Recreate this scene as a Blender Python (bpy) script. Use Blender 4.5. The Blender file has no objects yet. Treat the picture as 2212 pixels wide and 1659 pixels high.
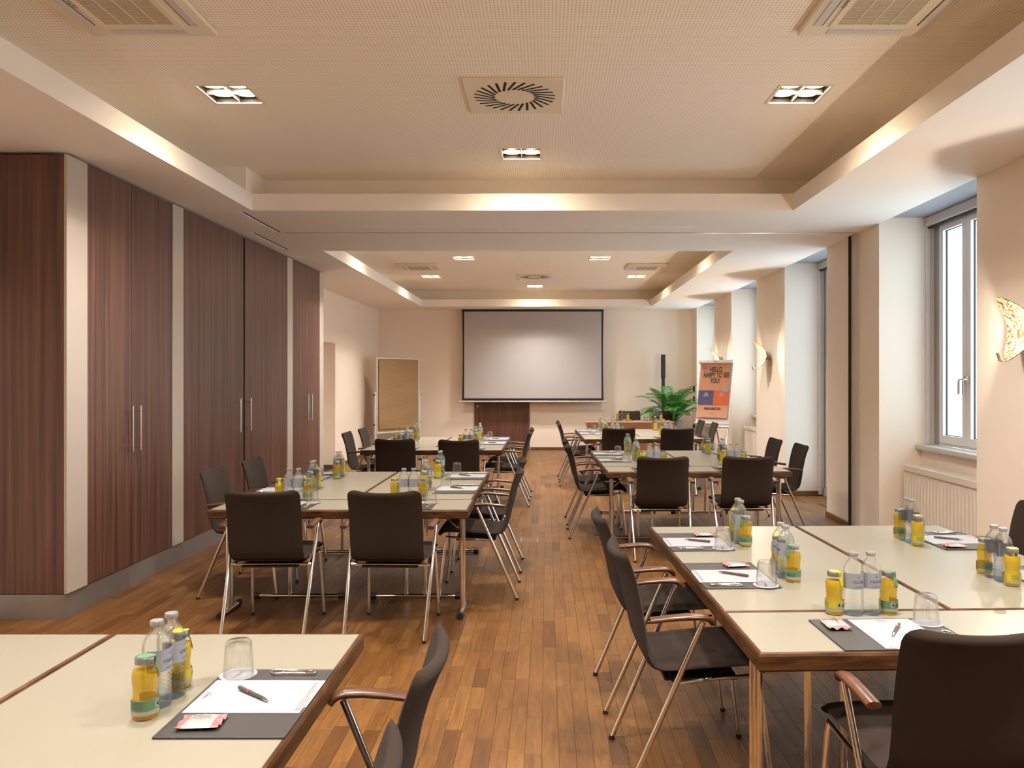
import bpy, bmesh, math, random
from mathutils import Vector, Matrix, Euler
R = math.radians
random.seed(7)
C = bpy.context.scene.collection
SC = bpy.context.scene

# ---------------------------------------------------------------- camera
ZC = 1.535
cd = bpy.data.cameras.new('camera'); cam = bpy.data.objects.new('camera', cd); C.objects.link(cam)
cam.location = (0, 0, ZC); cam.rotation_euler = (R(90), 0, 0)
cd.sensor_width = 36.0; cd.lens = 1720 * 36.0 / 2212
cd.shift_x = -75 / 2212; cd.shift_y = -13.5 / 2212
cd.clip_start = 0.05; cd.clip_end = 200
SC.camera = cam

# ---------------------------------------------------------------- world, exposure
SKY_STRENGTH = 1.15
LAMP_STRENGTH = 30.0
SPOT_WATT = 16.5
w = bpy.data.worlds.new('overcast_sky'); SC.world = w; w.use_nodes = True
bg = w.node_tree.nodes['Background']
bg.inputs[0].default_value = (0.74, 0.88, 1.0, 1); bg.inputs[1].default_value = SKY_STRENGTH
SC.view_settings.view_transform = 'Standard'; SC.view_settings.look = 'None'
SC.view_settings.gamma = 1.0; SC.view_settings.use_curve_mapping = False
SC.view_settings.exposure = 2.42
try:
    SC.cycles.max_bounces = 14; SC.cycles.diffuse_bounces = 10; SC.cycles.glossy_bounces = 4
    SC.cycles.transmission_bounces = 8; SC.cycles.transparent_max_bounces = 24
    SC.cycles.sample_clamp_indirect = 6.0; SC.cycles.caustics_reflective = False; SC.cycles.caustics_refractive = False
    SC.cycles.use_denoising = True
except Exception: pass

# ---------------------------------------------------------------- materials
def new_mat(name):
    m = bpy.data.materials.new(name); m.use_nodes = True
    return m, m.node_tree.nodes, m.node_tree.links, m.node_tree.nodes['Principled BSDF']
def pbr(name, col, rough=0.5, metal=0.0, spec=0.5, bump=0.0, bscale=200, var=0.0, vscale=6, coat=0.0, sheen=0.0):
    m, N, L, b = new_mat(name)
    b.inputs['Base Color'].default_value = (*col, 1); b.inputs['Roughness'].default_value = rough
    b.inputs['Metallic'].default_value = metal; b.inputs['Specular IOR Level'].default_value = spec
    if coat: b.inputs['Coat Weight'].default_value = coat; b.inputs['Coat Roughness'].default_value = 0.15
    if sheen: b.inputs['Sheen Weight'].default_value = sheen; b.inputs['Sheen Roughness'].default_value = 0.5
    if bump or var:
        g = N.new('ShaderNodeNewGeometry')
    if bump:
        n = N.new('ShaderNodeTexNoise'); n.inputs['Scale'].default_value = bscale; n.inputs['Detail'].default_value = 3
        L.new(g.outputs['Position'], n.inputs['Vector'])
        bp = N.new('ShaderNodeBump'); bp.inputs['Strength'].default_value = bump; bp.inputs['Distance'].default_value = 0.002
        L.new(n.outputs[0], bp.inputs['Height']); L.new(bp.outputs[0], b.inputs['Normal'])
    if var:
        n2 = N.new('ShaderNodeTexNoise'); n2.inputs['Scale'].default_value = vscale; n2.inputs['Detail'].default_value = 4
        L.new(g.outputs['Position'], n2.inputs['Vector'])
        r = N.new('ShaderNodeValToRGB')
        r.color_ramp.elements[0].position = 0.3; r.color_ramp.elements[1].position = 0.7
        r.color_ramp.elements[0].color = (*[c * (1 - var) for c in col], 1)
        r.color_ramp.elements[1].color = (*[min(1, c * (1 + var)) for c in col], 1)
        L.new(n2.outputs[0], r.inputs[0]); L.new(r.outputs[0], b.inputs['Base Color'])
    return m
def wood(name, stops, scale, rough=0.45, coat=0.0, local=False, spec=0.5):
    """stops: colours dark to light; scale: (sx,sy,sz) noise stretch, grain runs along the axis with the small number"""
    m, N, L, b = new_mat(name)
    b.inputs['Roughness'].default_value = rough; b.inputs['Specular IOR Level'].default_value = spec
    if coat: b.inputs['Coat Weight'].default_value = coat; b.inputs['Coat Roughness'].default_value = 0.12
    if local: src = N.new('ShaderNodeTexCoord').outputs['Object']
    else: src = N.new('ShaderNodeNewGeometry').outputs['Position']
    mp = N.new('ShaderNodeMapping'); mp.inputs['Scale'].default_value = scale; L.new(src, mp.inputs[0])
    n = N.new('ShaderNodeTexNoise'); n.inputs['Scale'].default_value = 1.0; n.inputs['Detail'].default_value = 7
    n.inputs['Roughness'].default_value = 0.62; n.inputs['Distortion'].default_value = 0.25
    L.new(mp.outputs[0], n.inputs['Vector'])
    r = N.new('ShaderNodeValToRGB'); e = r.color_ramp.elements
    k = len(stops)
    while len(e) < k: e.new(0.5)
    for i, c in enumerate(stops):
        e[i].position = 0.32 + 0.36 * i / (k - 1); e[i].color = (*c, 1)
    L.new(n.outputs[0], r.inputs[0])
    L.new(r.outputs[0], b.inputs['Base Color'])
    bp = N.new('ShaderNodeBump'); bp.inputs['Strength'].default_value = 0.12; bp.inputs['Distance'].default_value = 0.001
    L.new(n.outputs[0], bp.inputs['Height']); L.new(bp.outputs[0], b.inputs['Normal'])
    return m
M = {}
M['wall'] = pbr('wall_paint', (0.89, 0.80, 0.70), 0.85, bump=0.15, bscale=160, spec=0.2)
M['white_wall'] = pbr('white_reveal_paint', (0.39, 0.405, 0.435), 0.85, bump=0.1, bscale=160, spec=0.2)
M['ceil'] = pbr('ceiling_paint', (0.93, 0.89, 0.835), 0.9, spec=0.1)
M['cream'] = pbr('cream_laminate', (0.236, 0.216, 0.166), 0.32, bump=0.05, bscale=700, var=0.015, vscale=3)
M['pilaster'] = pbr('ivory_lacquer', (0.52, 0.46, 0.40), 0.35)
M['steel'] = pbr('brushed_steel', (0.34, 0.32, 0.31), 0.45, metal=0.7, var=0.06, vscale=5)
M['chrome'] = pbr('chrome', (0.80, 0.78, 0.75), 0.10, metal=1.0)
M['satin'] = pbr('satin_steel', (0.68, 0.66, 0.63), 0.28, metal=1.0)
M['alu'] = pbr('anodised_aluminium', (0.62, 0.62, 0.62), 0.35, metal=0.9)
M['black'] = pbr('black_plastic', (0.012, 0.011, 0.011), 0.5)
M['dark'] = pbr('dark_recess', (0.015, 0.012, 0.01), 0.9)
M['fabric'] = pbr('brown_wool', (0.036, 0.0245, 0.018), 0.95, bump=0.6, bscale=1400, spec=0.05, sheen=0.05, var=0.12, vscale=900)
M['leather'] = pbr('black_leather', (0.045, 0.042, 0.040), 0.38, bump=0.25, bscale=1500)
M['paper'] = pbr('white_paper', (0.31, 0.315, 0.335), 0.8)
M['white'] = pbr('white_plastic', (0.62, 0.61, 0.60), 0.4)
M['pvc'] = pbr('white_window_frame', (0.80, 0.80, 0.83), 0.35)
M['ac'] = pbr('cream_plastic', (0.80, 0.73, 0.57), 0.45)
M['rad'] = pbr('radiator_enamel', (0.80, 0.75, 0.66), 0.4)
M['screen'] = pbr('projection_fabric', (0.47, 0.455, 0.46), 0.9, spec=0.1)
M['walnut'] = wood('walnut_veneer', [(0.052, 0.019, 0.012), (0.096, 0.038, 0.024), (0.135, 0.058, 0.037), (0.18, 0.084, 0.054)], (26, 26, 0.55), 0.42, spec=0.7)
M['edge'] = wood('stained_edge', [(0.036, 0.014, 0.005), (0.075, 0.032, 0.011), (0.125, 0.056, 0.021)], (9, 9, 60), 0.42, local=True, spec=0.3)
M['edge_worn'] = wood('worn_edge', [(0.22, 0.10, 0.04), (0.36, 0.18, 0.08)], (12, 12, 40), 0.35, local=True)
M['arm'] = wood('beech_brown', [(0.052, 0.018, 0.007), (0.078, 0.029, 0.012), (0.105, 0.041, 0.017)], (30, 5, 30), 0.34, coat=0.12, local=True)
M['skirt'] = wood('skirting_wood', [(0.12, 0.05, 0.02), (0.20, 0.09, 0.04)], (5, 5, 40), 0.4)
M['clothbrown'] = pbr('copper_stretch_cloth', (0.22, 0.088, 0.034), 0.75, sheen=0.3)
M['kraft'] = None
M['gold_band'] = pbr('silver_juice_cap', (0.30, 0.30, 0.30), 0.3, metal=0.8)
M['yellow'] = pbr('yellow_label', (0.46, 0.39, 0.018), 0.5)
M['green'] = pbr('green_label', (0.085, 0.20, 0.105), 0.5)
M['ivory_label'] = pbr('pale_label', (0.31, 0.305, 0.235), 0.5)
M['grey_label'] = pbr('silver_grey_label', (0.27, 0.285, 0.315), 0.4)
M['ink'] = pbr('black_ink', (0.02, 0.018, 0.018), 0.6)
M['ink_soft'] = pbr('grey_ink', (0.075, 0.07, 0.075), 0.6)
M['ink_violet'] = pbr('violet_ink', (0.05, 0.03, 0.06), 0.6)
M['ink_pink'] = pbr('pale_pink_ink', (0.29, 0.235, 0.23), 0.7)
M['pouch'] = pbr('white_foil', (0.29, 0.28, 0.27), 0.4, bump=0.4, bscale=120)
M['pink'] = pbr('pink_foil', (0.40, 0.12, 0.125), 0.4, bump=0.4, bscale=120)
M['pen'] = pbr('taupe_pen', (0.11, 0.092, 0.076), 0.35, metal=0.4)
M['red'] = pbr('red_band', (0.30, 0.045, 0.035), 0.4)
M['poster'] = pbr('salmon_print', (0.50, 0.24, 0.14), 0.7)
M['violet'] = pbr('violet_print', (0.085, 0.065, 0.14), 0.7)
M['orange'] = pbr('orange_print', (0.55, 0.11, 0.035), 0.7)
M['pot'] = pbr('white_planter', (0.42, 0.385, 0.37), 0.4)
M['soil'] = pbr('potting_soil', (0.03, 0.02, 0.014), 0.95)
M['leaf'] = pbr('palm_leaf', (0.055, 0.23, 0.035), 0.35, var=0.5, vscale=14)
M['stem'] = pbr('palm_stem', (0.16, 0.26, 0.05), 0.5)
M['speaker'] = pbr('black_grille', (0.016, 0.013, 0.013), 0.6, bump=0.3, bscale=900)
M['sconce_mount'] = pbr('cream_mount', (0.45, 0.40, 0.33), 0.4)

def kraft():
    m, N, L, b = new_mat('kraft_paper')
    b.inputs['Roughness'].default_value = 0.7
    g = N.new('ShaderNodeTexCoord')
    mp = N.new('ShaderNodeMapping'); mp.inputs['Scale'].default_value = (3.0, 3.0, 11); L.new(g.outputs['Object'], mp.inputs[0])
    n = N.new('ShaderNodeTexNoise'); n.inputs['Scale'].default_value = 1.3; n.inputs['Detail'].default_value = 5; n.inputs['Distortion'].default_value = 1.2
    L.new(mp.outputs[0], n.inputs['Vector'])
    b.inputs['Base Color'].default_value = (0.33, 0.21, 0.10, 1)
    bp = N.new('ShaderNodeBump'); bp.inputs['Strength'].default_value = 0.4; bp.inputs['Distance'].default_value = 0.015
    L.new(n.outputs[0], bp.inputs['Height']); L.new(bp.outputs[0], b.inputs['Normal'])
    return m
M['kraft'] = kraft()

def perforated():
    m, N, L, b = new_mat('perforated_ceiling')
    b.inputs['Roughness'].default_value = 0.9; b.inputs['Specular IOR Level'].default_value = 0.1
    g = N.new('ShaderNodeNewGeometry'); sp = N.new('ShaderNodeSeparateXYZ'); L.new(g.outputs['Position'], sp.inputs[0])
    def cell(out, p):
        d = N.new('ShaderNodeMath'); d.operation = 'DIVIDE'; L.new(out, d.inputs[0]); d.inputs[1].default_value = p
        f = N.new('ShaderNodeMath'); f.operation = 'FRACT'; L.new(d.outputs[0], f.inputs[0])
        s = N.new('ShaderNodeMath'); s.operation = 'SUBTRACT'; L.new(f.outputs[0], s.inputs[0]); s.inputs[1].default_value = 0.5
        q = N.new('ShaderNodeMath'); q.operation = 'MULTIPLY'; L.new(s.outputs[0], q.inputs[0]); L.new(s.outputs[0], q.inputs[1])
        return q.outputs[0]
    a = N.new('ShaderNodeMath'); a.operation = 'ADD'
    L.new(cell(sp.outputs[0], 0.0188), a.inputs[0]); L.new(cell(sp.outputs[1], 0.0188), a.inputs[1])
    lt = N.new('ShaderNodeMath'); lt.operation = 'LESS_THAN'; L.new(a.outputs[0], lt.inputs[0]); lt.inputs[1].default_value = 0.175 ** 2
    mx = N.new('ShaderNodeMix'); mx.data_type = 'RGBA'
    mx.inputs[6].default_value = (0.97, 0.915, 0.82, 1); mx.inputs[7].default_value = (0.50, 0.42, 0.33, 1)
    L.new(lt.outputs[0], mx.inputs[0]); L.new(mx.outputs[2], b.inputs['Base Color'])
    return m
M['perf'] = perforated()

def parquet():
    m, N, L, b = new_mat('oiled_parquet')
    b.inputs['Roughness'].default_value = 0.36; b.inputs['Specular IOR Level'].default_value = 0.45
    at = N.new('ShaderNodeAttribute'); at.attribute_name = 'tone'
    sp = N.new('ShaderNodeSeparateColor'); L.new(at.outputs['Color'], sp.inputs[0])
    r = N.new('ShaderNodeValToRGB'); e = r.color_ramp.elements
    for _ in range(3): e.new(0.5)
    for i, (p, c) in enumerate([(0, (0.078, 0.028, 0.005)), (0.22, (0.121, 0.048, 0.010)), (0.5, (0.153, 0.064, 0.014)), (0.8, (0.182, 0.080, 0.018)), (1, (0.212, 0.099, 0.023))]):
        e[i].position = p; e[i].color = (*c, 1)
    L.new(sp.outputs[0], r.inputs[0])
    g = N.new('ShaderNodeNewGeometry')
    ad = N.new('ShaderNodeVectorMath'); ad.operation = 'ADD'
    sc = N.new('ShaderNodeVectorMath'); sc.operation = 'SCALE'; L.new(at.outputs['Color'], sc.inputs[0]); sc.inputs['Scale'].default_value = 9.0
    L.new(g.outputs['Position'], ad.inputs[0]); L.new(sc.outputs[0], ad.inputs[1])
    mp = N.new('ShaderNodeMapping'); mp.inputs['Scale'].default_value = (55, 4.5, 1); L.new(ad.outputs[0], mp.inputs[0])
    n = N.new('ShaderNodeTexNoise'); n.inputs['Scale'].default_value = 1; n.inputs['Detail'].default_value = 6; n.inputs['Distortion'].default_value = 0.9
    L.new(mp.outputs[0], n.inputs['Vector'])
    mr = N.new('ShaderNodeMapRange'); mr.inputs[1].default_value = 0.25; mr.inputs[2].default_value = 0.75; mr.inputs[3].default_value = 0.62; mr.inputs[4].default_value = 1.28
    L.new(n.outputs[0], mr.inputs[0])
    ml = N.new('ShaderNodeVectorMath'); ml.operation = 'SCALE'; L.new(r.outputs[0], ml.inputs[0]); L.new(mr.outputs[0], ml.inputs['Scale'])
    L.new(ml.outputs[0], b.inputs['Base Color'])
    n2 = N.new('ShaderNodeTexNoise'); n2.inputs['Scale'].default_value = 3.0; n2.inputs['Detail'].default_value = 3; L.new(g.outputs['Position'], n2.inputs['Vector'])
    m2 = N.new('ShaderNodeMapRange'); m2.inputs[3].default_value = 0.28; m2.inputs[4].default_value = 0.46; L.new(n2.outputs[0], m2.inputs[0]); L.new(m2.outputs[0], b.inputs['Roughness'])
    return m
M['parquet'] = parquet()

def glassy(name, tint, refr=0.25, ior=1.45, tint2=None, z0=0, z1=1, tr=0.0):
    """thin clear glass: tinted pass-through, a little refraction, Fresnel gloss; tint2 tints the foot of the piece"""
    m, N, L, b = new_mat(name); N.remove(b); out = N['Material Output']
    t = N.new('ShaderNodeBsdfTransparent'); t.inputs[0].default_value = (*tint, 1)
    rf = N.new('ShaderNodeBsdfRefraction'); rf.inputs['Color'].default_value = (*tint, 1); rf.inputs['IOR'].default_value = 1.2; rf.inputs['Roughness'].default_value = 0.0
    if tint2:
        tc = N.new('ShaderNodeTexCoord'); s = N.new('ShaderNodeSeparateXYZ'); L.new(tc.outputs['Object'], s.inputs[0])
        mr = N.new('ShaderNodeMapRange'); mr.inputs[1].default_value = z0; mr.inputs[2].default_value = z1; L.new(s.outputs[2], mr.inputs[0])
        mx = N.new('ShaderNodeMix'); mx.data_type = 'RGBA'; mx.inputs[6].default_value = (*tint2, 1); mx.inputs[7].default_value = (*tint, 1)
        L.new(mr.outputs[0], mx.inputs[0]); L.new(mx.outputs[2], t.inputs[0]); L.new(mx.outputs[2], rf.inputs['Color'])
    a = N.new('ShaderNodeMixShader'); a.inputs[0].default_value = refr
    L.new(t.outputs[0], a.inputs[1]); L.new(rf.outputs[0], a.inputs[2])
    gl = N.new('ShaderNodeBsdfGlossy'); gl.inputs['Roughness'].default_value = 0.03
    fr = N.new('ShaderNodeFresnel'); gb = N.new('ShaderNodeNewGeometry'); io = N.new('ShaderNodeMapRange')
    io.inputs[3].default_value = ior; io.inputs[4].default_value = 1 / ior      # same gloss on the inner side of the glass
    L.new(gb.outputs['Backfacing'], io.inputs[0]); L.new(io.outputs[0], fr.inputs[0])
    c = N.new('ShaderNodeMixShader'); L.new(fr.outputs[0], c.inputs[0]); L.new(a.outputs[0], c.inputs[1]); L.new(gl.outputs[0], c.inputs[2])
    L.new(c.outputs[0], out.inputs[0])
    return m
M['pane'] = glassy('window_glass', (0.93, 0.97, 0.97), 0.0, 1.35)
M['water_glass'] = glassy('water_bottle_glass', (0.975, 0.985, 0.99), 0.30, 1.5, (0.80, 0.90, 0.98), 0.0, 0.03)
M['clear_glass'] = glassy('tumbler_glass', (0.985, 0.985, 0.98), 0.12, 1.5)
M['juice_glass'] = glassy('juice_bottle_glass', (0.99, 0.985, 0.97), 0.0, 1.45)
def juice(name, col, clear, tcol):
    m, N, L, b = new_mat(name); out = N['Material Output']
    b.inputs['Base Color'].default_value = (*col, 1); b.inputs['Roughness'].default_value = 0.25
    tl = N.new('ShaderNodeBsdfTranslucent'); tl.inputs[0].default_value = (*col, 1)
    a = N.new('ShaderNodeMixShader'); a.inputs[0].default_value = 0.4; L.new(b.outputs[0], a.inputs[1]); L.new(tl.outputs[0], a.inputs[2])
    t = N.new('ShaderNodeBsdfTransparent'); t.inputs[0].default_value = (*tcol, 1)
    c = N.new('ShaderNodeMixShader'); c.inputs[0].default_value = clear; L.new(a.outputs[0], c.inputs[1]); L.new(t.outputs[0], c.inputs[2])
    L.new(c.outputs[0], out.inputs[0]); return m
M['orange_juice'] = juice('orange_juice', (0.70, 0.53, 0.03), 0.06, (0.95, 0.8, 0.1))
M['apple_juice'] = juice('apple_juice', (0.62, 0.44, 0.045), 0.62, (0.98, 0.84, 0.30))
def emit(name, col, s):
    m, N, L, b = new_mat(name); N.remove(b)
    e = N.new('ShaderNodeEmission'); e.inputs[0].default_value = (*col, 1); e.inputs[1].default_value = s
    L.new(e.outputs[0], N['Material Output'].inputs[0]); return m
M['lamp'] = emit('halogen_face', (1.0, 0.80, 0.56), LAMP_STRENGTH)
def gold():
    m, N, L, b = new_mat('gold_leaf_shade'); out = N['Material Output']
    tc = N.new('ShaderNodeTexCoord'); n = N.new('ShaderNodeTexNoise'); n.inputs['Scale'].default_value = 55; n.inputs['Detail'].default_value = 8; n.inputs['Distortion'].default_value = 0.5
    L.new(tc.outputs['Object'], n.inputs['Vector'])
    r = N.new('ShaderNodeValToRGB'); e = r.color_ramp.elements
    e[0].position = 0.38; e[0].color = (0.022, 0.010, 0.003, 1); e[1].position = 0.60; e[1].color = (0.30, 0.24, 0.15, 1)
    k = e.new(0.48); k.color = (0.085, 0.047, 0.016, 1)
    L.new(n.outputs[0], r.inputs[0]); L.new(r.outputs[0], b.inputs['Base Color']); b.inputs['Roughness'].default_value = 0.4
    L.new(r.outputs[0], b.inputs['Emission Color']); b.inputs['Emission Strength'].default_value = 0.06
    tl = N.new('ShaderNodeBsdfTranslucent'); L.new(r.outputs[0], tl.inputs[0])
    a = N.new('ShaderNodeMixShader'); a.inputs[0].default_value = 0.3; L.new(b.outputs[0], a.inputs[1]); L.new(tl.outputs[0], a.inputs[2])
    L.new(a.outputs[0], out.inputs[0]); return m
M['gold'] = gold()

# ---------------------------------------------------------------- mesh helpers
class MB:
    def __init__(s): s.v = []; s.f = []
    def add(s, v, f, mtx=None):
        o = len(s.v)
        s.v += [tuple(mtx @ Vector(p)) if mtx else tuple(p) for p in v]
        s.f += [tuple(i + o for i in q) for q in f]; return s
    def box(s, x0, x1, y0, y1, z0, z1, b=0.0, seg=1, mtx=None):
        if b:
            bm = bmesh.new(); bmesh.ops.create_cube(bm, size=1)
            for v in bm.verts: v.co = ((x0 + x1) / 2 + v.co.x * (x1 - x0), (y0 + y1) / 2 + v.co.y * (y1 - y0), (z0 + z1) / 2 + v.co.z * (z1 - z0))
            bmesh.ops.bevel(bm, geom=bm.edges[:], offset=b, segments=seg, affect='EDGES', profile=0.5)
            bm.verts.ensure_lookup_table(); bm.verts.index_update()
            s.add([v.co[:] for v in bm.verts], [tuple(v.index for v in f.verts) for f in bm.faces], mtx); bm.free(); return s
        v = [(x, y, z) for z in (z0, z1) for y in (y0, y1) for x in (x0, x1)]
        return s.add(v, [(0, 2, 3, 1), (4, 5, 7, 6), (0, 1, 5, 4), (2, 6, 7, 3), (0, 4, 6, 2), (1, 3, 7, 5)], mtx)
    def lathe(s, prof, seg=20, cap=True, mtx=None):
        v = []; f = []
        for r, z in prof:
            for i in range(seg):
                a = 2 * math.pi * i / seg; v.append((r * math.sin(a), -r * math.cos(a), z))
        for k in range(len(prof) - 1):
            for i in range(seg):
                j = (i + 1) % seg; f.append((k * seg + i, k * seg + j, (k + 1) * seg + j, (k + 1) * seg + i))
        if cap:
            f.append(tuple(range(seg))[::-1]); f.append(tuple((len(prof) - 1) * seg + i for i in range(seg)))
        return s.add(v, f, mtx)
    def tube(s, pts, r, seg=10, closed=False, mtx=None, cap=True, flat=1.0):
        pts = [Vector(p) for p in pts]; n = len(pts); v = []; f = []
        rs = r if isinstance(r, (list, tuple)) else [r] * n
        up = None
        for k in range(n):
            a = pts[(k - 1) % n] if (closed or k > 0) else pts[k]; b = pts[(k + 1) % n] if (closed or k < n - 1) else pts[k]
            t = (b - a).normalized()
            if up is None:
                up = Vector((0, 0, 1)) if abs(t.z) < 0.9 else Vector((0, 1, 0))
            x = t.cross(up).normalized(); y = x.cross(t).normalized(); up = y
            for i in range(seg):
                an = 2 * math.pi * i / seg; v.append(pts[k] + (x * math.cos(an) + y * math.sin(an) * flat) * rs[k])
        m = n if closed else n - 1
        for k in range(m):
            k2 = (k + 1) % n
            for i in range(seg):
                j = (i + 1) % seg; f.append((k * seg + i, k * seg + j, k2 * seg + j, k2 * seg + i))
        if cap and not closed:
            f.append(tuple(range(seg))[::-1]); f.append(tuple((n - 1) * seg + i for i in range(seg)))
        return s.add([p[:] for p in v], f, mtx)
    def sheet(s, fn, nu, nv, th=0.0, mtx=None):
        """grid surface fn(u,v) with u,v in 0..1; th>0 makes it a solid of that thickness"""
        P = [[Vector(fn(i / nu, j / nv)) for j in range(nv + 1)] for i in range(nu + 1)]
        v = [p[:] for row in P for p in row]; idx = lambda i, j: i * (nv + 1) + j
        f = [(idx(i, j), idx(i + 1, j), idx(i + 1, j + 1), idx(i, j + 1)) for i in range(nu) for j in range(nv)]
        if th:
            n = len(v); w2 = []
            for i in range(nu + 1):
                for j in range(nv + 1):
                    du = P[min(i + 1, nu)][j] - P[max(i - 1, 0)][j]; dv = P[i][min(j + 1, nv)] - P[i][max(j - 1, 0)]
                    nn = du.cross(dv); nn = nn.normalized() if nn.length > 1e-9 else Vector((0, 0, 1))
                    w2.append((P[i][j] - nn * th)[:])
            f2 = [tuple(n + q for q in reversed(g)) for g in f]
            side = []
            for i in range(nu):
                side.append((idx(i + 1, 0), idx(i, 0), n + idx(i, 0), n + idx(i + 1, 0)))
                side.append((idx(i, nv), idx(i + 1, nv), n + idx(i + 1, nv), n + idx(i, nv)))
            for j in range(nv):
                side.append((idx(0, j), idx(0, j + 1), n + idx(0, j + 1), n + idx(0, j)))
                side.append((idx(nu, j + 1), idx(nu, j), n + idx(nu, j), n + idx(nu, j + 1)))
            v = v + w2; f = f + f2 + side
        return s.add(v, f, mtx)
    def mesh(s, name, m, smooth=False, angle=35):
        me = bpy.data.meshes.new(name); me.from_pydata(s.v, [], s.f); me.update()
        bm = bmesh.new(); bm.from_mesh(me); bmesh.ops.recalc_face_normals(bm, faces=bm.faces); 
        if smooth:
            for f in bm.faces: f.smooth = True
            for e in bm.edges:
                if len(e.link_faces) == 2 and e.calc_face_angle(0) > R(angle): e.smooth = False
        bm.to_mesh(me); bm.free(); me.materials.append(m); return me
    def obj(s, name, m, parent=None, smooth=False, angle=35):
        return link(name, s.mesh(name, m, smooth, angle), parent)
def link(name, me, parent=None):
    o = bpy.data.objects.new(name, me); C.objects.link(o); o.parent = parent; return o
def tag(o, label=None, cat=None, group=None, kind=None):
    if label: o['label'] = label
    if cat: o['category'] = cat
    if group: o['group'] = group
    if kind: o['kind'] = kind
    return o
def thing(name, label, cat, loc=(0, 0, 0), rz=0, group=None):
    o = bpy.data.objects.new(name, None); C.objects.link(o); o.empty_display_size = 0.1
    o.location = loc; o.rotation_euler = (0, 0, rz); return tag(o, label, cat, group)
def struct(name, mb, m, parent=None, smooth=False):
    o = mb.obj(name, m, parent, smooth)
    if parent is None: o['kind'] = 'structure'
    return o
def box(x0, x1, y0, y1, z0, z1, b=0.0, seg=1): return MB().box(x0, x1, y0, y1, z0, z1, b, seg)
KIDS = {}
def kids(o): return [c for c in bpy.data.objects if c.parent == o]
def clone(root, loc, rz, label, group=None, _k={}):
    if root.name not in _k:
        _k[root.name] = [(c, kids(c)) for c in kids(root)]
    r = root.copy(); C.objects.link(r); r.location = loc; r.rotation_euler = (0, 0, rz); r['label'] = label
    if group: r['group'] = group
    for ch, gs in _k[root.name]:
        c = ch.copy(); C.objects.link(c); c.parent = r
        for g in gs:
            d = g.copy(); C.objects.link(d); d.parent = c
    return r
def text_mesh(body, size, sx=1.0, bold=0.0, align='CENTER', res=2):
    cu = bpy.data.curves.new('lettering', 'FONT'); cu.body = body; cu.size = size; cu.align_x = align; cu.resolution_u = res; cu.offset = bold
    o = bpy.data.objects.new('lettering', cu); C.objects.link(o)
    bpy.context.view_layer.update()
    me = bpy.data.meshes.new_from_object(o.evaluated_get(bpy.context.evaluated_depsgraph_get()))
    bpy.data.objects.remove(o); bpy.data.curves.remove(cu)
    v = [(p.co.x * sx, p.co.y, 0.0) for p in me.vertices]; f = [tuple(p.vertices) for p in me.polygons]
    bpy.data.meshes.remove(me); return v, f
def lettering(body, size, mat, mtx, parent=None, sx=1.0, bold=0.0, res=2, name='lettering'):
    v, f = text_mesh(body, size, sx, bold, 'CENTER', res); mb = MB().add(v, f, mtx)
    me = bpy.data.meshes.new(name); me.from_pydata(mb.v, [], mb.f); me.materials.append(mat)
    return link(name, me, parent)
def wrap_text(body, size, mat, r, th0, z0, parent, sx=1.0, bold=0.0):
    v, f = text_mesh(body, size, sx, bold)
    v = [(r * math.sin(th0 + p[0] / r), -r * math.cos(th0 + p[0] / r), z0 + p[1]) for p in v]
    me = bpy.data.meshes.new('lettering'); me.from_pydata(v, [], f); me.materials.append(mat)
    return link('lettering', me, parent)
def patch(r, th0, th1, z0, z1, seg=14, th=0.0004):
    """a band bent round a bottle"""
    def fn(u, v): a = th0 + (th1 - th0) * u; return (r * math.sin(a), -r * math.cos(a), z0 + (z1 - z0) * v)
    return MB().sheet(fn, seg, 1, th)
def grid_holes(xs, ys, z, holes, down=True):
    xs = sorted(set(xs + [h[0] for h in holes] + [h[1] for h in holes])); ys = sorted(set(ys + [h[2] for h in holes] + [h[3] for h in holes]))
    v = [(x, y, z) for x in xs for y in ys]; f = []; n = len(ys)
    for i in range(len(xs) - 1):
        for j in range(n - 1):
            cx = (xs[i] + xs[i + 1]) / 2; cy = (ys[j] + ys[j + 1]) / 2
            if any(h[0] < cx < h[1] and h[2] < cy < h[3] for h in holes): continue
            f.append((i * n + j, i * n + j + 1, (i + 1) * n + j + 1, (i + 1) * n + j))
    used = sorted({k for q in f for k in q}); mp = {k: i for i, k in enumerate(used)}
    return [v[k] for k in used], [tuple(mp[k] for k in q) for q in f]

# ---------------------------------------------------------------- room shell
XL, XP, XO = -3.60, 3.106, 3.80          # left wall, pier faces, outer wall
YR, YB = -2.0, 17.0                      # wall behind the camera, far wall
ZL, ZT, ZU, ZN = 2.976, 3.122, 3.33, 3.03  # soffit, tray lip top, perforated ceiling, niche head

floor = struct('floor', box(XL - 0.5, XO, YR - 0.2, YB + 0.2, -0.12, -0.006), M['dark'])
# tables as (origin near-left corner, angle, width, length) used for the floor visibility and the furniture
TW, TL, TS, TZ = 0.81, 1.62, 0.43, 0.705
BLK = {
    'L1': ((-2.213, 0.97), 0.0, 1.62), 'L2': ((-2.12, 5.0), 0.0, 1.614), 'L3': ((-2.145, 9.134), 0.0, 1.635),
    'R1': ((0.637, 2.396), R(1.9), 1.645), 'R2': ((0.535, 7.02), R(1.3), 1.645), 'R3': ((0.505, 10.80), R(1.5), 1.645)}
def B(k, x, y):
    (ox, oy), a, _ = BLK[k]
    return (ox + x * math.cos(a) - y * math.sin(a), oy + x * math.sin(a) + y * math.cos(a))

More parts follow.
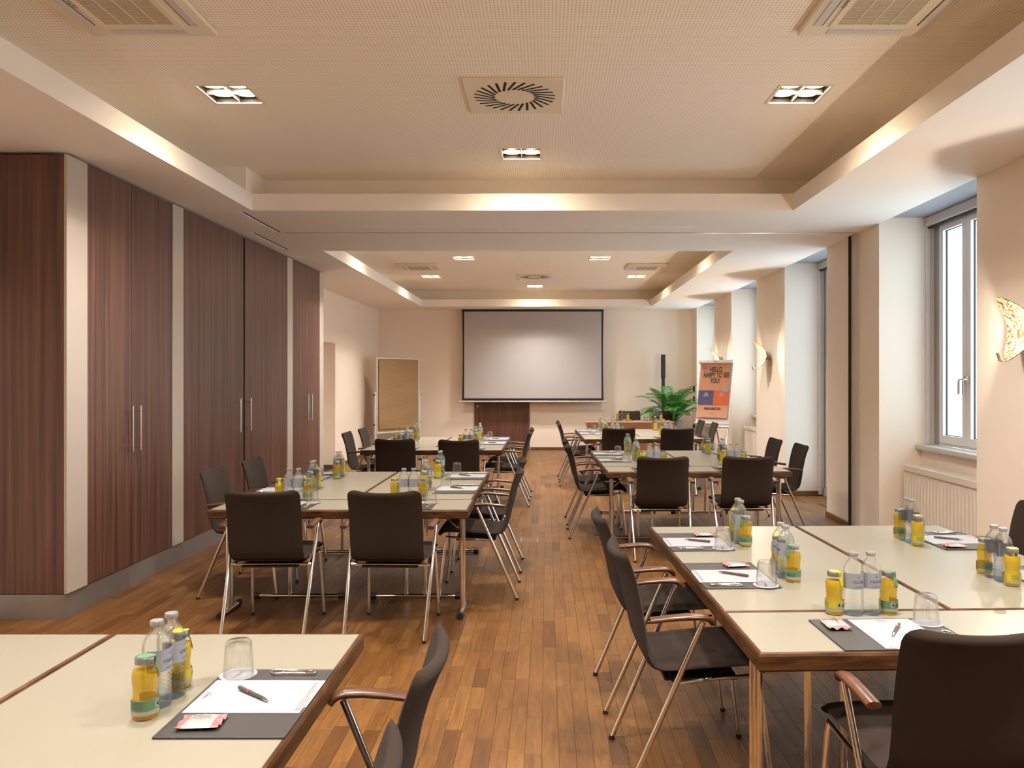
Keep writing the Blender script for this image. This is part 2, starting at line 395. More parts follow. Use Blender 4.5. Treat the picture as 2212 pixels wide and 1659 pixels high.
def lay_parquet():
    rnd = random.Random(11); W = 0.0702; pieces = []
    x = XL
    while x < XO - 0.05:
        y = YR + rnd.random() * 0.3 - 0.4
        while y < YB:
            Ln = rnd.choice((0.25, 0.35, 0.42, 0.49, 0.49))
            pieces.append((x + W / 2, y + Ln / 2, Ln)); y += Ln
        x += W
    def seen(px, py):
        if py < 3.0 or px < -3.0: return False
        u = 1181 + 1720 * px / py
        if not 0 < u < 2212 or 816 + 1720 * ZC / py > 1700: return False
        t = (ZC - TZ) / ZC
        for k in ('L1', 'L2', 'R1'):
            (ox, oy), a, wd = BLK[k]
            if ox - 0.05 < px * t < ox + wd + 0.05 and oy < py * t < oy + (1.63 if k == 'L1' else 2.06): return False
        return True
    def stave(Ln):
        g, c = 0.0005, 0.0004; a, b = W / 2 - g, Ln / 2 - g
        v = [(-a, -b, -0.008), (a, -b, -0.008), (a, b, -0.008), (-a, b, -0.008), (-a, -b, -c), (a, -b, -c), (a, b, -c), (-a, b, -c),
             (-a + c, -b + c, 0), (a - c, -b + c, 0), (a - c, b - c, 0), (-a + c, b - c, 0)]
        f = [(8, 9, 10, 11)]
        for i in range(4):
            j = (i + 1) % 4; f += [(i, j, 4 + j, 4 + i), (4 + i, 4 + j, 8 + j, 8 + i)]
        return v, f
    def tone():
        t = rnd.gauss(0.52, 0.14)
        if rnd.random() < 0.10: t -= 0.33
        return max(0.0, min(1.0, t))
    order = sorted([p for p in pieces if seen(p[0], p[1])], key=lambda p: p[1] ** 3 / p[2])
    near = set(order[:300]); cache = {}
    def colour(me, cols):
        at = me.color_attributes.new('tone', 'FLOAT_COLOR', 'POINT')
        at.data.foreach_set('color', cols)
    big = MB(); bigc = []
    for p in pieces:
        v, f = stave(p[2])
        if p in near:
            k = (p[2], rnd.choice((0.12, 0.3, 0.38, 0.43, 0.47, 0.5, 0.53, 0.56, 0.6, 0.64, 0.7, 0.8)), rnd.choice((0, 1, 2)))
            if k not in cache:
                me = bpy.data.meshes.new('parquet_stave'); me.from_pydata(v, [], f); me.materials.append(M['parquet'])
                r1, r2 = rnd.random(), rnd.random(); colour(me, [c for _ in v for c in (k[1], r1, r2, 1.0)]); cache[k] = me
            o = link('parquet_stave', cache[k], floor); o.location = (p[0], p[1], rnd.uniform(-0.0004, 0.0))
        else:
            dz = rnd.uniform(-0.0004, 0.0); big.add([(q[0] + p[0], q[1] + p[1], q[2] + dz) for q in v], f)
            t, r1, r2 = tone(), rnd.random(), rnd.random(); bigc += [c for _ in v for c in (t, r1, r2, 1.0)]
    me = bpy.data.meshes.new('parquet'); me.from_pydata(big.v, [], big.f); me.materials.append(M['parquet']); colour(me, bigc)
    tag(link('parquet', me, floor), kind='stuff')
lay_parquet()

# left wall with the doorway niche
DW0, DW1, DWZ = 12.30, 13.55, 2.12
def wall_left():
    v = []; ys = [YR, DW0, DW1, YB]; zs = [0, DWZ, 3.45]; x = XL
    mb = MB()
    mb.box(XL - 0.4, XL, YR, DW0, -0.01, 3.45); struct('wall_left', mb, M['wall'])
    struct('wall_left', box(XL - 0.4, XL, DW1, YB, -0.01, 3.45), M['wall'])
    struct('wall_left', box(XL - 0.4, XL, DW0, DW1, DWZ, 3.45), M['wall'])
    d = struct('door_1', box(XL - 0.42, XL - 0.37, DW0, DW1, 0, DWZ), M['wall'])
wall_left()
struct('wall_back', box(XL - 0.4, XO + 0.2, YB, YB + 0.2, -0.01, 3.45), M['wall'])
struct('wall_rear', box(XL - 0.4, XO + 0.2, YR - 0.2, YR, -0.01, 3.45), M['wall'])
# piers of the window wall; the sides facing the niches catch the daylight
PIERS = [(YR, 2.75), (4.37, 5.75), (7.44, 8.83), (10.39, 11.79), (13.39, 14.76), (16.49, YB)]
for a, b in PIERS: struct('wall_right', box(XP, XO, a, b, -0.01, 3.2), M['wall'])
NICHES = [(2.75, 4.37, False), (5.75, 7.44, False), (8.83, 10.39, True), (11.79, 13.39, False), (14.76, 16.49, False)]

# soffit with the two tray openings
T1 = (-2.54, 2.122, -0.25, 6.863); T2 = (-2.54, 2.112, 9.04, 16.09)
def soffit():
    vb, fb = grid_holes([XL, XP], [YR, YB], ZL, [T1, T2])
    bm = bmesh.new(); vs = [bm.verts.new(p) for p in vb]
    fs = [bm.faces.new([vs[i] for i in q]) for q in fb]
    r = bmesh.ops.extrude_face_region(bm, geom=fs)
    for e in r['geom']:
        if isinstance(e, bmesh.types.BMVert): e.co.z = ZT
    me = bpy.data.meshes.new('ceiling'); bmesh.ops.recalc_face_normals(bm, faces=bm.faces); bm.to_mesh(me); bm.free(); me.materials.append(M['ceil'])
    tag(link('ceiling', me), kind='structure')
soffit()
LAMPS1 = [(-2.004, 5.046), (1.597, 5.046), (-0.204, 6.38), (-1.22, 2.60), (0.81, 2.60), (-2.004, 1.40), (1.597, 1.40), (-0.204, 0.30)]  # lamps above the camera are unseen, mirrored from the layout, added for light
LAMPS2 = [(-1.243, 11.93), (0.80, 11.93), (-2.05, 14.11), (1.585, 14.11), (-0.23, 15.60), (-2.05, 10.6), (1.585, 10.6), (-0.23, 9.45)]
DIFF = [(-0.204, 5.06), (-0.213, 14.10)]
ACS = [(-2.025, 3.80), (1.618, 3.80), (-2.05, 12.80), (1.60, 12.80)]
LH, DH = 0.158, 0.309
COVE = 0.38
for T, lamps, i in ((T1, LAMPS1, 0), (T2, LAMPS2, 1)):
    x0, x1, y0, y1 = T[0] - COVE, T[1] + COVE, T[2] - COVE, T[3] + COVE
    holes = [(x - LH, x + LH, y - LH, y + LH) for x, y in lamps]
    v, f = grid_holes([x0, x1], [y0, y1], ZU, holes); struct('ceiling', MB().add(v, f), M['perf'])
    c = MB(); p = [(x0, y0), (x1, y0), (x1, y1), (x0, y1)]
    c.add([(a, b, z) for z in (ZT, ZU) for a, b in p], [(k, (k + 1) % 4, 4 + (k + 1) % 4, 4 + k) for k in range(4)])
    struct('trim_%d' % (i + 1), c, M['ceil'])
    struct('ceiling', box(x0 - 0.05, x1 + 0.05, y0 - 0.05, y1 + 0.05, 3.44, 3.47), M['ceil'])   # slab above the recessed fittings
struct('trim_3', box(T1[0] - COVE, T1[0] - 0.02, 6.78, T1[3] + COVE, ZT, ZU), M['ceil'])          # block closing the cove corner
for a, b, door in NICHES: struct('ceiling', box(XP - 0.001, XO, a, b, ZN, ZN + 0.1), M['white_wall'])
# movable partition rail, wall channel, access panels
struct('trim_4', box(-2.6, XP - 0.03, 7.893, 7.915, ZL - 0.006, ZL + 0.01), M['alu'])
ch = struct('trim_5', box(XP - 0.045, XP, 8.05, 8.085, 0, ZL - 0.01), M['dark'])
struct('trim_6', box(XP - 0.03, XP + 0.01, 7.93, 8.045, 0, ZL - 0.003), M['pilaster'])
for n, (x0, x1, y0, y1) in enumerate([(-3.03, -2.66, 6.93, 7.55), (-3.03, -2.66, 7.60, 7.88), (-3.03, -2.93, 7.93, 8.25), (-3.03, -2.93, 8.28, 8.95), (-1.75, 1.40, 7.56, 7.76)]):
    fr = MB(); t = 0.006
    struct('trim_%d' % (7 + n), box(x0, x1, y0, y1, ZL - 0.004, ZL + 0.01, 0.001), M['ceil'])
for n, (x0, y0, y1) in enumerate([(-2.645, 6.93, 7.88), (-2.915, 7.93, 8.95)]):
    struct('trim_%d' % (12 + n), box(x0, x0 + 0.012, y0, y1, ZL - 0.0025, ZL + 0.01), M['dark'])
# skirtings
bbs = [('back', XL, -1.56, YB - 0.018, YB), ('back', -0.35, XP, YB - 0.018, YB), ('left', XL, XL + 0.018, 10.92, DW0), ('left', XL, XL + 0.018, DW1, YB),
       ('left', XL - 0.36, XL, DW1 - 0.018, DW1)]
for nm, x0, x1, y0, y1 in bbs: struct('baseboard_' + nm, box(x0, x1, y0, y1, 0, 0.055, 0.004), M['skirt'])
for a, b in PIERS[:-1]:
    y1 = b if a != 7.44 else b
    struct('baseboard_right', box(XP - 0.018, XP, (a if a != 7.44 else 8.09), b, 0, 0.06, 0.005), M['skirt'])
struct('baseboard_right', box(XP, 3.56, 10.372, 10.39, 0, 0.06, 0.004), M['skirt'])

# windows
def window(n, y0, y1, door):
    zs = 0.915 if not door else 0.10; zt = ZN - 0.06; xf = 3.62
    if not door: struct('wall_right', box(3.50, XO, y0, y1, -0.01, zs - 0.045), M['wall'])
    else:
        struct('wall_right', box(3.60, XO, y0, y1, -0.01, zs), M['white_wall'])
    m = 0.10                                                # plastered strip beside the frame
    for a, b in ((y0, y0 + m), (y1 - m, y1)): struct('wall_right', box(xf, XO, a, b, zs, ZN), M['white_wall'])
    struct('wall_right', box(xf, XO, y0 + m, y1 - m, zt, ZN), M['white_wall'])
    a, b = y0 + m, y1 - m
    w = bpy.data.objects.new('window_%d' % n, None); C.objects.link(w); w['kind'] = 'structure'; w.location = (xf, (a + b) / 2, zs)
    h = zt - zs; L = b - a
    def fr(nm, ya, yb, za, zb, t, x0, x1, mat):
        mb = MB()
        vo = [(ya, za), (yb, za), (yb, zb), (ya, zb)]; vi = [(ya + t, za + t), (yb - t, za + t), (yb - t, zb - t), (ya + t, zb - t)]
        v = [(x, p[0], p[1]) for x in (x0, x1) for p in vo + vi]
        f = []
        for k in range(4):
            j = (k + 1) % 4
            f += [(k, j, 4 + j, 4 + k), (8 + k, 8 + 4 + k, 8 + 4 + j, 8 + j), (k, 8 + k, 8 + j, j), (4 + k, 4 + j, 12 + j, 12 + k)]
        return mb.add(v, f).obj(nm, mat, w)
    fr('window_frame', -L / 2, L / 2, 0, h, 0.045, 0.0, 0.09, M['pvc'])
    ns = 3; sw = (L - 0.07) / ns
    for k in range(ns):
        ya = -L / 2 + 0.035 + k * sw
        s = fr('sash', ya + 0.003, ya + sw - 0.003, 0.03, h - 0.03, 0.068, -0.02, 0.06, M['pvc'])
        bd = MB().box(0.022, 0.03, ya + 0.06, ya + sw - 0.06, 0.09, h - 0.09)
        bd.obj('pane', M['pane'], s)
        fr('gasket', ya + 0.069, ya + sw - 0.069, 0.096, h - 0.096, 0.007, 0.008, 0.02, M['black']).parent = s
        hy = ya + (sw - 0.035 if k == ns - 2 else 0.035)
        hz = 1.52 - zs
        hd = MB(); hd.box(-0.034, -0.02, hy - 0.013, hy + 0.013, hz - 0.03, hz + 0.03, 0.003); hd.tube([(-0.03, hy, hz), (-0.062, hy, hz), (-0.068, hy, hz - 0.02), (-0.068, hy, hz - 0.125)], 0.009, 8)
        if k >= ns - 2: hd.obj('window_handle', M['satin'], s, True)
    if not door:
        MB().box(3.44 - xf, 0.0, y0 - (a + b) / 2 + 0.002, y1 - (a + b) / 2 - 0.002, -0.045, 0.0, 0.008, 2).obj('window_sill', M['white'], w, True)
    # blind with side guides
    bl = thing('roller_blind', ['raised white roller blind at the window beside the front pier', 'raised white roller blind above the large window on the right', 'raised white roller blind at the floor-length window',
                                'raised white roller blind at the window behind the middle sconce pier', 'raised white roller blind at the farthest window'][n - 1], 'blind', (3.56, (a + b) / 2, ZN - 0.12), 0, 'roller blinds in the window niches')
    nl = y1 - y0
    MB().box(-0.03, 0.05, -nl / 2 + 0.004, nl / 2 - 0.004, 0.03, 0.118, 0.006).obj('cassette', M['white'], bl)
    MB().box(-0.012, 0.02, -nl / 2 + 0.01, nl / 2 - 0.01, 0.012, 0.03).obj('bottom_bar', M['black'], bl)
    for s in (-1, 1):
        yy = s * (nl / 2 - 0.012)
        MB().box(-0.02, 0.012, yy - 0.011, yy + 0.011, (zs - ZN + 0.122) if not door else 0.012 - ZN + 0.12, 0.03, 0.003).obj('guide_rail', M['pvc'], bl)
        if door: MB().box(-0.04, 0.03, yy - 0.011, yy + 0.011, -ZN + 0.12, 0.012 - ZN + 0.12).obj('foot_plate', M['black'], bl)
    # sky portal over the opening
    ld = bpy.data.lights.new('sky_portal', 'AREA'); ld.shape = 'RECTANGLE'; ld.size = h; ld.size_y = L; ld.cycles.is_portal = True
    lo = bpy.data.objects.new('sky_portal', ld); C.objects.link(lo); lo.location = (XO + 0.02, (a + b) / 2, zs + h / 2); lo.rotation_euler = (0, R(90), 0)
    if not door:
        ry0, ry1 = y0 + 0.10, y1 - 0.09
        rd = thing('radiator', ['cream panel radiator below the nearest out-of-the-way window', 'large cream panel radiator under the window at right', '', 'cream panel radiator under the window beyond the middle sconce', 'cream panel radiator under the farthest window'][n - 1], 'radiator', (3.37, (ry0 + ry1) / 2, 0.10), 0, 'panel radiators under the windows')
        hl = (ry1 - ry0) / 2; rh = 0.627
        def ribs(u, v):
            y = -hl + 2 * hl * u
            return (-0.062 - (0.008 if int(round(u * 104)) % 4 in (1, 2) and 0.02 < v < 0.98 else 0.0), y, 0.02 + (rh - 0.07) * v)
        MB().sheet(ribs, 104, 3, -0.012).obj('ribbed_panel', M['rad'], rd)
        MB().box(0.03, 0.05, -hl, hl, 0.02, rh - 0.03).obj('rear_panel', M['rad'], rd)
        sh = MB(); sh.box(-0.072, 0.062, -hl, -hl + 0.006, 0.0, rh); sh.obj('side_cover', M['rad'], rd)
        sh = MB(); sh.box(-0.072, 0.062, hl - 0.006, hl, 0.0, rh); sh.obj('side_cover', M['rad'], rd)
        g = MB()
        g.box(-0.074, -0.060, -hl, hl, rh - 0.045, rh + 0.006); g.box(0.05, 0.064, -hl, hl, rh - 0.02, rh + 0.006)
        k = -hl + 0.01
        while k < hl:
            g.box(-0.062, 0.052, k, k + 0.008, rh - 0.01, rh + 0.004); k += 0.022
        g.box(-0.006, 0.006, -hl, hl, rh - 0.012, rh + 0.002)
        tag(g.obj('top_grille', M['rad'], rd), kind='stuff')
        for s in (-1, 1): MB().box(0.05, 0.128, s * hl * 0.7 - 0.02, s * hl * 0.7 + 0.02, 0.1, rh - 0.1).obj('bracket', M['rad'], rd)
for n, (a, b, d) in enumerate(NICHES): window(n + 1, a, b, d)

# door panel on the back wall
d2 = struct('door_2', box(-1.545, -0.365, YB - 0.03, YB + 0.01, 0, 2.15, 0.003), M['walnut'])
MB().lathe([(0.022, 0), (0.022, 0.012)], 16, mtx=Matrix.Translation((-1.47, YB - 0.03, 0.93)) @ Matrix.Rotation(R(90), 4, 'X')).obj('lock_rosette', M['satin'], d2, True)

# ---------------------------------------------------------------- built-in wardrobes along the left
XC = -3.059
def wardrobe(label, y0, y1, pilasters, doors, front=False):
    w = thing('built_in_wardrobe', label, 'wardrobe', (XC, y0, 0), 0, 'walnut wardrobes along the left wall')
    T = lambda a: a - y0
    MB().box(XL - XC + 0.004, -0.03, T(y0) + 0.002, T(y1) - 0.002, 0.15, 2.955).obj('carcass', M['dark'], w)
    MB().box(XL - XC + 0.004, -0.004, T(y0), T(y1), 0, 0.154).obj('plinth', M['steel'], w)
    if front: MB().box(XL - XC + 0.004, -0.014, 0.0, 0.02, 0.158, 2.955, 0.001).obj('end_panel', M['walnut'], w)
    for a, b in pilasters: MB().box(-0.0125, 0.006, T(a) - (0.002 if front and a == y0 else 0), T(b), 0.158, 2.958, 0.001).obj('pilaster', M['pilaster'], w)
    for a, b, hy in doors:
        d = MB().box(-0.028, 0.0, T(a) + 0.002, T(b) - 0.002, 0.158, 2.952, 0.0012).obj('door', M['walnut'], w)
        h = MB(); y = T(hy); h.tube([(0.05, y, 1.00), (0.05, y, 1.33)], 0.0065, 10)
        for z in (1.035, 1.295): h.tube([(0, y, z), (0.052, y, z)], 0.0045, 8)
        h.obj('handle', M['satin'], d, True)
wardrobe('nearest walnut wardrobe with its end panel towards the camera', 5.067, 6.694, [(5.067, 5.294), (6.504, 6.694)], [(5.297, 5.869, 5.79), (5.872, 6.502, 5.90)], True)
wardrobe('middle walnut wardrobe with wide doors either side of a dark gap', 6.696, 9.57, [(9.375, 9.57)], [(6.697, 8.03, 7.83), (8.07, 9.373, 8.10)])
wardrobe('farthest and narrowest walnut wardrobe by the doorway', 9.572, 10.89, [(10.71, 10.89)], [(9.573, 10.18, 10.06), (10.184, 10.708, 10.225)])

# ---------------------------------------------------------------- ceiling fittings
SPOT = bpy.data.lights.new('lamp_light', 'SPOT'); SPOT.energy = SPOT_WATT; SPOT.color = (1.0, 0.94, 0.89)
SPOT.spot_size = R(120); SPOT.spot_blend = 1.0; SPOT.shadow_soft_size = 0.04
def make_spot(label, loc):
    t = thing('ceiling_spotlight', label, 'ceiling light', (loc[0], loc[1], ZU), 0, 'recessed four-lamp ceiling spotlights')
    f = MB(); a, b = LH + 0.012, LH - 0.008
    vo = [(-a, -a), (a, -a), (a, a), (-a, a)]; vi = [(-b, -b), (b, -b), (b, b), (-b, b)]
    v = [(*p, z) for z in (-0.004, 0.002) for p in vo + vi]; q = []
    for k in range(4):
        j = (k + 1) % 4; q += [(k, j, 4 + j, 4 + k), (8 + k, 12 + k, 12 + j, 8 + j), (k, 8 + k, 8 + j, j), (4 + k, 4 + j, 12 + j, 12 + k)]
    f.add(v, q).obj('frame', M['ac'], t)
    c = LH - 0.002
    h = MB(); h.add([(s * c, r * c, z) for z in (0, 0.1) for s, r in ((-1, -1), (1, -1), (1, 1), (-1, 1))], [(4, 5, 6, 7)] + [(k, (k + 1) % 4, 4 + (k + 1) % 4, 4 + k) for k in range(4)])
    h.obj('housing', M['dark'], t)
    d = MB(); d.box(-0.003, 0.003, -b, b, 0.0, 0.05); d.box(-b, -0.004, -0.003, 0.003, 0.0, 0.05); d.box(0.004, b, -0.003, 0.003, 0.0, 0.05); tag(d.obj('divider', M['alu'], t), kind='stuff')
    for sx in (-1, 1):
        for sy in (-1, 1):
            mt = Matrix.Translation((sx * 0.076, sy * 0.076, 0.022)) @ Matrix.Rotation(R(9), 4, 'X')
            r = MB().lathe([(0.048, 0.0), (0.060, 0.0), (0.060, 0.05), (0.056, 0.05), (0.056, 0.012), (0.048, 0.012)], 24, False, mt).obj('lamp_ring', M['ac'], t, True)
            lp = MB().lathe([(0.001, 0.010), (0.047, 0.008), (0.047, 0.012), (0.001, 0.014)], 20, True, mt); lp.obj('lamp', M['lamp'], r, True)
            lo = bpy.data.objects.new('lamp_light', SPOT); C.objects.link(lo); lo.parent = t; lo.location = (sx * 0.076, sy * 0.076, 0.018)
    return t
L1N = ['left of the round diffuser in the nearer tray', 'right of the round diffuser in the nearer tray', 'beyond the round diffuser in the nearer tray', 'overhead left above the front tables', 'overhead right above the front tables', 'added unseen overhead far left above the camera', 'added unseen overhead far right above the camera', 'added unseen directly above the camera']
L2N = ['left of centre at the near end of the farther tray', 'right of centre at the near end of the farther tray', 'below the left cassette in the farther tray', 'below the right cassette in the farther tray', 'in front of the projection screen', 'hidden left behind the ceiling beam', 'hidden right behind the ceiling beam', 'hidden midway behind the ceiling beam']
sp0 = None
for p, n in list(zip(LAMPS1, L1N)) + list(zip(LAMPS2, L2N)):
    lb = 'square recessed four-lamp spotlight ' + n
    if sp0 is None: sp0 = make_spot(lb, p)
    else: clone(sp0, (p[0], p[1], ZU), 0, lb)
def make_diffuser(loc, label):
    t = thing('swirl_diffuser', label, 'air vent', (loc[0], loc[1], ZU), 0, 'square swirl diffusers')
    MB().box(-DH, DH, -DH, DH, -0.012, 0.0, 0.004).obj('plate', M['ac'], t)
    n = 27
    for k in range(n):
        a = 2 * math.pi * k / n
        mt = Matrix.Rotation(a, 4, 'Z') @ Matrix.Translation((0.19, 0, 0)) @ Matrix.Rotation(R(24), 4, 'Z')
        MB().box(-0.072, 0.072, -0.0085, 0.0085, -0.0128, -0.008, mtx=mt).obj('slot', M['dark'], t)
    return t
df = make_diffuser(DIFF[0], 'large square swirl diffuser with radial slots in the nearer tray')
clone(df, (*DIFF[1], ZU), 0, 'small-looking square swirl diffuser in the farther tray')
def make_ac(loc, label):
    t = thing('ceiling_cassette', label, 'air conditioner', (loc[0], loc[1], ZU), 0, 'ceiling air conditioning cassettes')
    h = 0.325
    MB().box(-h, h, -h, h, -0.03, 0.0, 0.012, 2).obj('panel', M['ac'], t, True)
    MB().box(-0.205, 0.205, -0.205, 0.205, -0.036, -0.028, 0.003).obj('intake_frame', M['ac'], t)
    g = MB(); k = -0.165
    g2 = MB()
    while k < 0.165: g.box(-0.17, 0.17, k, k + 0.005, -0.0375, -0.0345); k += 0.0115
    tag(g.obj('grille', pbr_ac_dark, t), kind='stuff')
    for x in (-0.086, 0.0, 0.086): MB().box(x - 0.0025, x + 0.0025, -0.17, 0.17, -0.039, -0.0355).obj('grille_bar', M['ac'], t)
    for s in (-1, 1):
        MB().box(s * 0.262 - 0.022, s * 0.262 + 0.022, -0.19, 0.19, -0.034, -0.028, 0.002).obj('louver', M['white'], t)
        MB().box(s * 0.237 - 0.0025, s * 0.237 + 0.0025, -0.19, 0.19, -0.0305, -0.028).obj('louver_slot', M['dark'], t)
        MB().box(-0.19, 0.19, s * 0.262 - 0.022, s * 0.262 + 0.022, -0.034, -0.028, 0.002).obj('louver', M['white'], t)
    lettering('AxAir', 0.034, M['ink'], Matrix.Translation((-0.222, -0.05, -0.0368)) @ Matrix.Rotation(R(90), 4, 'Z') @ Matrix.Rotation(R(180), 4, 'X'), t)
    return t
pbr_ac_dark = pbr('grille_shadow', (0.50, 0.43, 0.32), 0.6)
ac = make_ac(ACS[0], 'cream ceiling cassette at the top left of the nearer tray')
clone(ac, (*ACS[1], ZU), 0, 'cream ceiling cassette at the top right of the nearer tray')
clone(ac, (*ACS[2], ZU), 0, 'cream ceiling cassette on the left of the farther tray')
clone(ac, (*ACS[3], ZU), 0, 'cream ceiling cassette on the right of the farther tray')

# ---------------------------------------------------------------- wall sconces
BULB = bpy.data.lights.new('bulb_light', 'POINT'); BULB.energy = 5.0; BULB.color = (1.0, 0.84, 0.66); BULB.shadow_soft_size = 0.012
def make_sconce(label, y):
    t = thing('wall_sconce', label, 'wall lamp', (XP, y, 1.845), 0, 'gold leaf sconces on the piers')
    MB().lathe([(0.05, 0), (0.056, 0.01), (0.056, 0.05), (0.03, 0.06)], 20, mtx=Matrix.Rotation(R(-90), 4, 'Y')).obj('wall_mount', M['sconce_mount'], t, True)
    def fn(u, v):
        s = 2 * u - 1; q = 2 * v - 1
        wd = 0.155 * max(0.0, 1 - s * s) ** 0.72
        out = 0.055 + 0.165 * abs(s) ** 1.9 + 0.03 * s * abs(s) + 0.035 * q * q * (1 - s * s)
        return (-out, wd * q, 0.205 * s)
    MB().sheet(fn, 28, 12, 0.004).obj('shade', M['gold'], t, True)
    b = MB(); b.tube([(-0.19, 0, -0.20), (-0.215, 0, -0.205), (-0.222, 0, -0.19)], 0.006, 8)
    b.tube([(-0.222, 0, -0.20), (-0.240, 0, -0.15)], 0.012, 12); b.obj('lamp_holder', M['chrome'], t, True)
    bl = MB().lathe([(0.001, -0.015), (0.009, -0.010), (0.011, 0.0), (0.009, 0.010), (0.001, 0.015)], 12, mtx=Matrix.Translation((-0.13, 0, -0.02))); bl.obj('bulb', M['bulb'], t, True)
    lo = bpy.data.objects.new('bulb_light', BULB); C.objects.link(lo); lo.parent = t; lo.location = (-0.155, 0, -0.02)
    return t
M['bulb'] = emit('sconce_bulb', (1.0, 0.72, 0.42), 40)
sc0 = make_sconce('large gold leaf sconce at the right edge of the photo', 5.06)
clone(sc0, (XP, 1.30, 1.845), 0, 'added unseen gold leaf sconce on the pier beside the camera')  # out of view, repeats the pier pattern, added to brighten the ceiling
clone(sc0, (XP, 11.09, 1.845), 0, 'gold leaf sconce on the pier beyond the floor-length window')
clone(sc0, (XP, 14.07, 1.845), 0, 'gold leaf sconce showing above the flip chart')

# ---------------------------------------------------------------- projection screen
t = thing('projection_screen', 'white projection screen with black border hanging from the ceiling', 'screen', (-0.292, 16.75, 0))
def scr(x0, x1, z0, z1, y, th): return MB().sheet(lambda u, v: (x0 + (x1 - x0) * u, y + 0.02 * (2 * u - 1) ** 4, z0 + (z1 - z0) * v), 24, 6, th)
scr(-1.445, 1.445, 1.10, 2.93, 0.0, 0.002).obj('fabric', M['screen'], t, True)
bd = MB()
for (a, b, c, d) in ((-1.49, -1.443, 1.055, 2.97), (1.443, 1.49, 1.055, 2.97)):
    MB().sheet(lambda u, v, a=a, b=b, c=c, d=d: (a + (b - a) * u + (0.012 if a < 0 else -0.012) * math.sin(math.pi * v) , -0.0 + 0.02, c + (d - c) * v), 2, 12, 0.003).obj('border', M['black'], t)
MB().box(-1.49, 1.49, -0.004, 0.0, 1.055, 1.102).obj('border', M['black'], t)
MB().box(-1.49, 1.49, -0.004, 0.0, 2.928, 2.974).obj('border', M['black'], t)
MB().tube([(-1.56, 0, 1.035), (1.56, 0, 1.035)], 0.017, 12).obj('bottom_bar', M['white'], t, True)

# ---------------------------------------------------------------- pin board
A = Vector((-3.30, 15.42, 0)); Bv = Vector((-2.62, 16.30, 0)); wd = (Bv - A).length; an = math.atan2(Bv.y - A.y, Bv.x - A.x)
t = thing('pin_board', 'mobile pin board covered in brown kraft paper by the far left corner', 'pin board', (A.x, A.y, 0), an)
MB().box(0.02, wd - 0.02, -0.006, 0.012, 0.47, 1.91).obj('board', pbr('cork_board', (0.33, 0.21, 0.10), 0.8), t)
for nm, q in (('frame_rail', (0, wd, -0.014, 0.018, 1.90, 1.93)), ('frame_rail', (0, wd, -0.014, 0.018, 0.445, 0.475)), ('frame_stile', (0, 0.026, -0.014, 0.018, 0.47, 1.905)), ('frame_stile', (wd - 0.026, wd, -0.014, 0.018, 0.47, 1.905))):
    MB().box(*q, 0.006, 2).obj(nm, M['white'], t, True)
kp = MB().sheet(lambda u, v: (0.045 + (wd - 0.09) * u, -0.020 - 0.004 * math.sin(9 * v + 4 * u) - 0.003 * math.sin(23 * v - 5 * u), 0.53 + 1.34 * v), 12, 40, 0.001).obj('kraft_paper', M['kraft'], t, True)
for x in (0.06, wd / 2, wd - 0.06):
    for z in (0.55, 1.85): MB().lathe([(0.006, 0), (0.006, 0.006)], 8, mtx=Matrix.Translation((x, -0.027, z)) @ Matrix.Rotation(R(90), 4, 'X')).obj('pin', M['black'], kp, True)
for x in (-0.022, wd + 0.022):
    p = MB().box(x - 0.018, x + 0.018, -0.016, 0.02, 0.03, 1.26, 0.005).obj('post', M['white'], t)
    MB().box(x - 0.022, x + 0.022, -0.26, 0.26, 0.0, 0.035, 0.008).obj('foot', M['white'], t)
    for z in (0.62, 1.20): MB().lathe([(0.016, 0), (0.018, 0.012), (0.012, 0.022)], 12, mtx=Matrix.Translation((x, 0, z)) @ Matrix.Rotation(R(90) * (-1 if x < 0 else 1), 4, 'Y') @ Matrix.Translation((0, 0, 0.018))).obj('clamp_knob', M['black'], p, True)

# ---------------------------------------------------------------- flip chart
t = thing('flip_chart', 'flip chart easel with a salmon greeting poster between plant and windows', 'flip chart', (2.735, 13.2, 0), R(-40))
TILT = Matrix.Translation((0, 0, 0.80)) @ Matrix.Rotation(R(-10), 4, 'X')
bd = MB().box(-0.305, 0.305, 0.0, 0.02, -0.03, 1.03, 0.004, mtx=TILT).obj('board', M['white'], t)
MB().box(-0.318, 0.318, -0.045, 0.025, 0.985, 1.045, 0.008, 2, mtx=TILT).obj('clamp_bar', M['white'], t, True)
MB().box(-0.02, 0.02, -0.047, -0.044, 1.005, 1.02, mtx=TILT).obj('emblem', M['orange'], t)
MB().box(-0.30, 0.30, -0.05, 0.0, -0.035, -0.015, 0.003, mtx=TILT).obj('pen_tray', M['white'], t)
for a, b in (((-0.28, 0.02, 0.70), (-0.36, -0.28, 0.0)), ((0.28, 0.02, 0.70), (0.36, -0.28, 0.0)), ((0, 0.075, 0.9), (0, 0.44, 0.0))):
    MB().tube([a, b], 0.014, 10).obj('leg', M['alu'], t, True)
MB().tube([(-0.30, 0.03, 0.72), (0.30, 0.03, 0.72)], 0.012, 8).obj('crossbar', M['alu'], t, True)
MB().tube([(0, 0.045, 0.74), (0, 0.155, 1.4)], 0.014, 8).obj('rear_post', M['alu'], t, True)
PW, PZ0, PZ1 = 0.283, 0.07, 0.985
def pst(u, v):
    z = PZ0 + (PZ1 - PZ0) * v; return (-PW + 2 * PW * u, -0.012 - 0.035 * max(0, 0.22 - v) ** 1.5 * 8, z)
ps = MB().sheet(pst, 6, 20, 0.001, TILT).obj('poster', M['poster'], t, True)
def flat(x, z, dy=0.0015): return TILT @ Matrix.Translation((x, -0.012 - dy, z)) @ Matrix.Rotation(R(90), 4, 'X')
